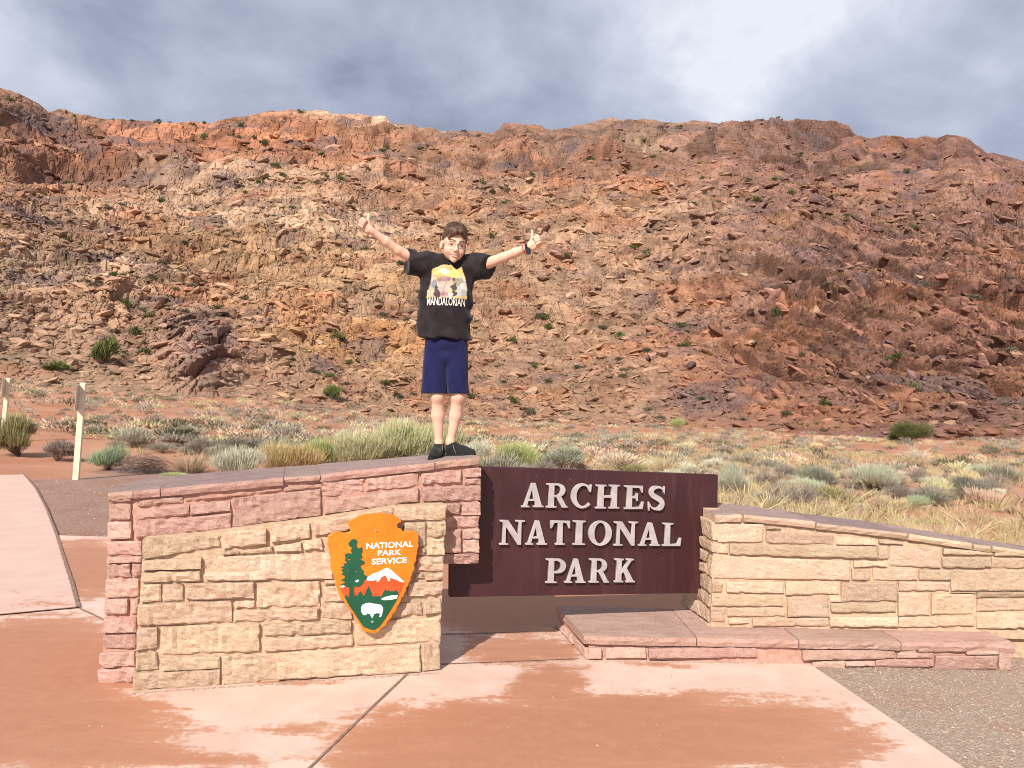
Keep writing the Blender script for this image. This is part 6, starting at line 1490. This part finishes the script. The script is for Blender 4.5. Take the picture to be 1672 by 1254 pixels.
# ---- shrubs on the hillside and along the skyline
if HILL:
    H = HILL
    sp = [proto_shrub('scrub', 900 + i, 260, leaf=.15, lw=.05, upright=.2, lumps=6, hgt=.8) for i in range(3)] + [proto_shrub('juniper', 910 + i, 320, leaf=.13, lw=.05, upright=.3, lumps=7, hgt=.9) for i in range(3)]
    prob = np.where((H['T'] > .004) & (H['T'] < .9), 1.0, 0) * (0.4 + 1.0 * (H['rubble'] > .5)) * np.where(H['hx'] > 1150, .55, 1.0) * (1 - .45 * H['top'])
    prob *= np.where((H['hx'] < 430) & (H['hy'] < 270), 5.0, 1.0)
    prob[(H['hx'] < -60) | (H['hx'] > 1740)] = 0
    idx = g.choice(len(prob), 260, p=prob / prob.sum(), replace=False)
    for i in idx:
        P = H['V'][i]; r = np.hypot(P[0], P[1]); jun = g.random() < (.25 if H['T'][i] < .6 else .65)
        w = g.uniform(.8, 1.8) * (1 if not jun else 1.25) * (r / 120) ** .5
        o = obj('hill_shrub', sp[g.integers(3, 6) if jun else g.integers(0, 3)]); o.location = (P[0], P[1] - .1, P[2] - .05); o.scale = (w, w, w * g.uniform(.75, 1.1)); o.rotation_euler = (0, 0, g.random() * 6.28)
        zone = ('upper ' if H['T'][i] > .45 else 'lower ') + ('left' if H['hx'][i] < 560 else ('middle' if H['hx'][i] < 1120 else 'right')) + ' part of the rocky slope'
        tag(o, ('small dark green shrub' if jun else 'small grey-green shrub') + ' on the ' + zone, 'shrub', 'shrubs on the ' + zone)
    lowh = [shrub(kd, 950 + i, 60, hgt=.65, leaf=.16, lw=.07, upright=.1, lumps=4)[:3] for i, kd in enumerate(('scrub', 'scrub', 'juniper'))]; parts = []
    for i in g.choice(len(prob), 750, p=prob / prob.sum(), replace=False):
        P = H['V'][i]; V, F, C = lowh[g.integers(0, 3)]; parts.append((V * g.uniform(.45, .95) * (np.hypot(P[0], P[1]) / 120) ** .6 + P + np.array([0, -.05, -.03]), F, C))
    join_stuff('hillside_scrub', parts, 'tiny dark scrub tufts sprinkled over the whole rocky slope', 'scrub')
    # skyline junipers: where the photograph shows them
    Tn = H['T'].reshape(H['NT'], H['NA']); row = int(np.argmin(np.abs(Tn[:, 0] - .985))); Vr = H['V'].reshape(H['NT'], H['NA'], 3); hxr = H['hx'].reshape(H['NT'], H['NA'])[row]
    for px, s in [(110, 1.6), (125, 2.0), (140, 1.8), (158, 2.2), (178, 2.0), (205, 2.4), (222, 2.0), (248, 2.6), (268, 2.0), (285, 2.2), (305, 2.6), (325, 2.2), (483, 3.0), (515, 2.6), (650, 2.0), (740, 2.0), (752, 1.8), (775, 2.2), (790, 2.0), (812, 2.2), (985, 1.8), (1082, 2.2), (1105, 2.4), (1133, 2.8), (1205, 1.8), (1247, 3.2), (1268, 2.0), (1285, 2.8), (1410, 2.0)]:
        c_ = int(np.argmin(np.abs(hxr - px))); col_ = Vr[:, c_]; el = (col_[:, 2] - EYE[2]) / np.hypot(col_[:, 0], col_[:, 1]); P = col_[max(0, int(np.argmax(el)) - int(g.integers(0, 26)))]
        o = obj('skyline_shrub', sp[g.integers(3, 6)]); o.location = (P[0], P[1] + .3, P[2] - .25); s *= g.uniform(.7, 1.25); o.scale = (s, s, s * g.uniform(.55, 1.0)); o.rotation_euler = (0, 0, g.random() * 6.28)
        zone = 'left of the boy' if px < 690 else ('above the boy and the sign' if px < 1180 else 'at the right')
        tag(o, 'dark juniper shrub on the skyline ' + zone, 'shrub', 'junipers on the skyline ' + zone)
    # two green bushes low on the left slope
    for px, py, wp, hp, label in ((178, 606, 38, 56, 'tall green shrub on the lower left slope above the cream post'), (103, 614, 44, 22, 'low green shrub on the left slope above the cream posts'), (550, 648, 30, 38, 'green shrub at the foot of the slope left of the boy\'s legs')):
        j = int(np.argmin((H['hx'] - px) ** 2 + (H['hy'] - py) ** 2 + 1e6 * (H['T'] < 0))); P = H['V'][j]; s = np.hypot(P[0], P[1]) / PX_F
        root = empty('green_shrub', (P[0], P[1], P[2] - .1)); tag(root, label, 'bush'); V, F, C, SV_, SF_ = shrub('juniper', px, 1500, 1.0, .8, .10, .030, .4, .3, 9); sc = np.array([wp * s, wp * s, hp * s / .85]); C = C * 1.3
        obj('foliage', fast_mesh('foliage', V * sc, F, M_LEAF, False, {'col': C}), root); obj('stems', fast_mesh('stems', SV_ * sc, SF_, M_TWIG), root)
    # ---- single boulders on the slope
    def boulder_mesh(seed):
        gg = np.random.default_rng(seed); bm = bmesh.new(); bmesh.ops.create_icosphere(bm, subdivisions=3, radius=1.0); V = np.array([v.co[:] for v in bm.verts]); F = np.array([[v.index for v in f.verts] for f in bm.faces]); bm.free()
        for _ in range(16):                                   # split faces: cut the ball with planes
            n_ = gg.normal(size=3); n_ /= np.linalg.norm(n_); dd = gg.uniform(.45, .8); q = V @ n_; V = V - np.maximum(q - dd, 0)[:, None] * n_
        V = V * np.array([1.15, .8, .62]) * (1 + .05 * fbm(V * 3 + seed, 3, 5))[:, None]
        pal = [(.32, .17, .115), (.36, .22, .14), (.27, .125, .085), (.15, .095, .09), (.42, .29, .2)][seed % 5]
        return fast_mesh('boulder', V, F, M_TALUS, False, {'col': np.tile(np.array(pal), (len(V), 1)) * (1 + .15 * fbm(V * 2, 2, 8))[:, None]})
    bms = [boulder_mesh(s) for s in range(10)]
    prob = np.where((H['T'] > .01) & (H['T'] < .85), .3 + H['rubble'], 0); prob[(H['hx'] < 0) | (H['hx'] > 1672)] = 0
    for i in g.choice(len(prob), 150, p=prob / prob.sum(), replace=False):
        P = H['V'][i]; r = np.hypot(P[0], P[1]); s = g.uniform(.55, 1.25) * (r / 120) ** .8
        bi = int(g.integers(0, 10)); o = obj('boulder', bms[bi]); o.location = (P[0], P[1], P[2] + .1 * s); o.scale = (s, s, s); o.rotation_euler = (g.normal(0, .3), g.normal(.2, .3), g.random() * 6.28)
        zone = ('upper ' if H['T'][i] > .45 else 'lower ') + ('left' if H['hx'][i] < 560 else ('middle' if H['hx'][i] < 1120 else 'right')) + ' part of the slope'
        bk = ['pink', 'tan', 'red-brown', 'dark purple', 'pale'][bi % 5]
        tag(o, bk + ' sandstone boulder on the ' + zone, 'boulder', bk + ' boulders on the ' + zone)
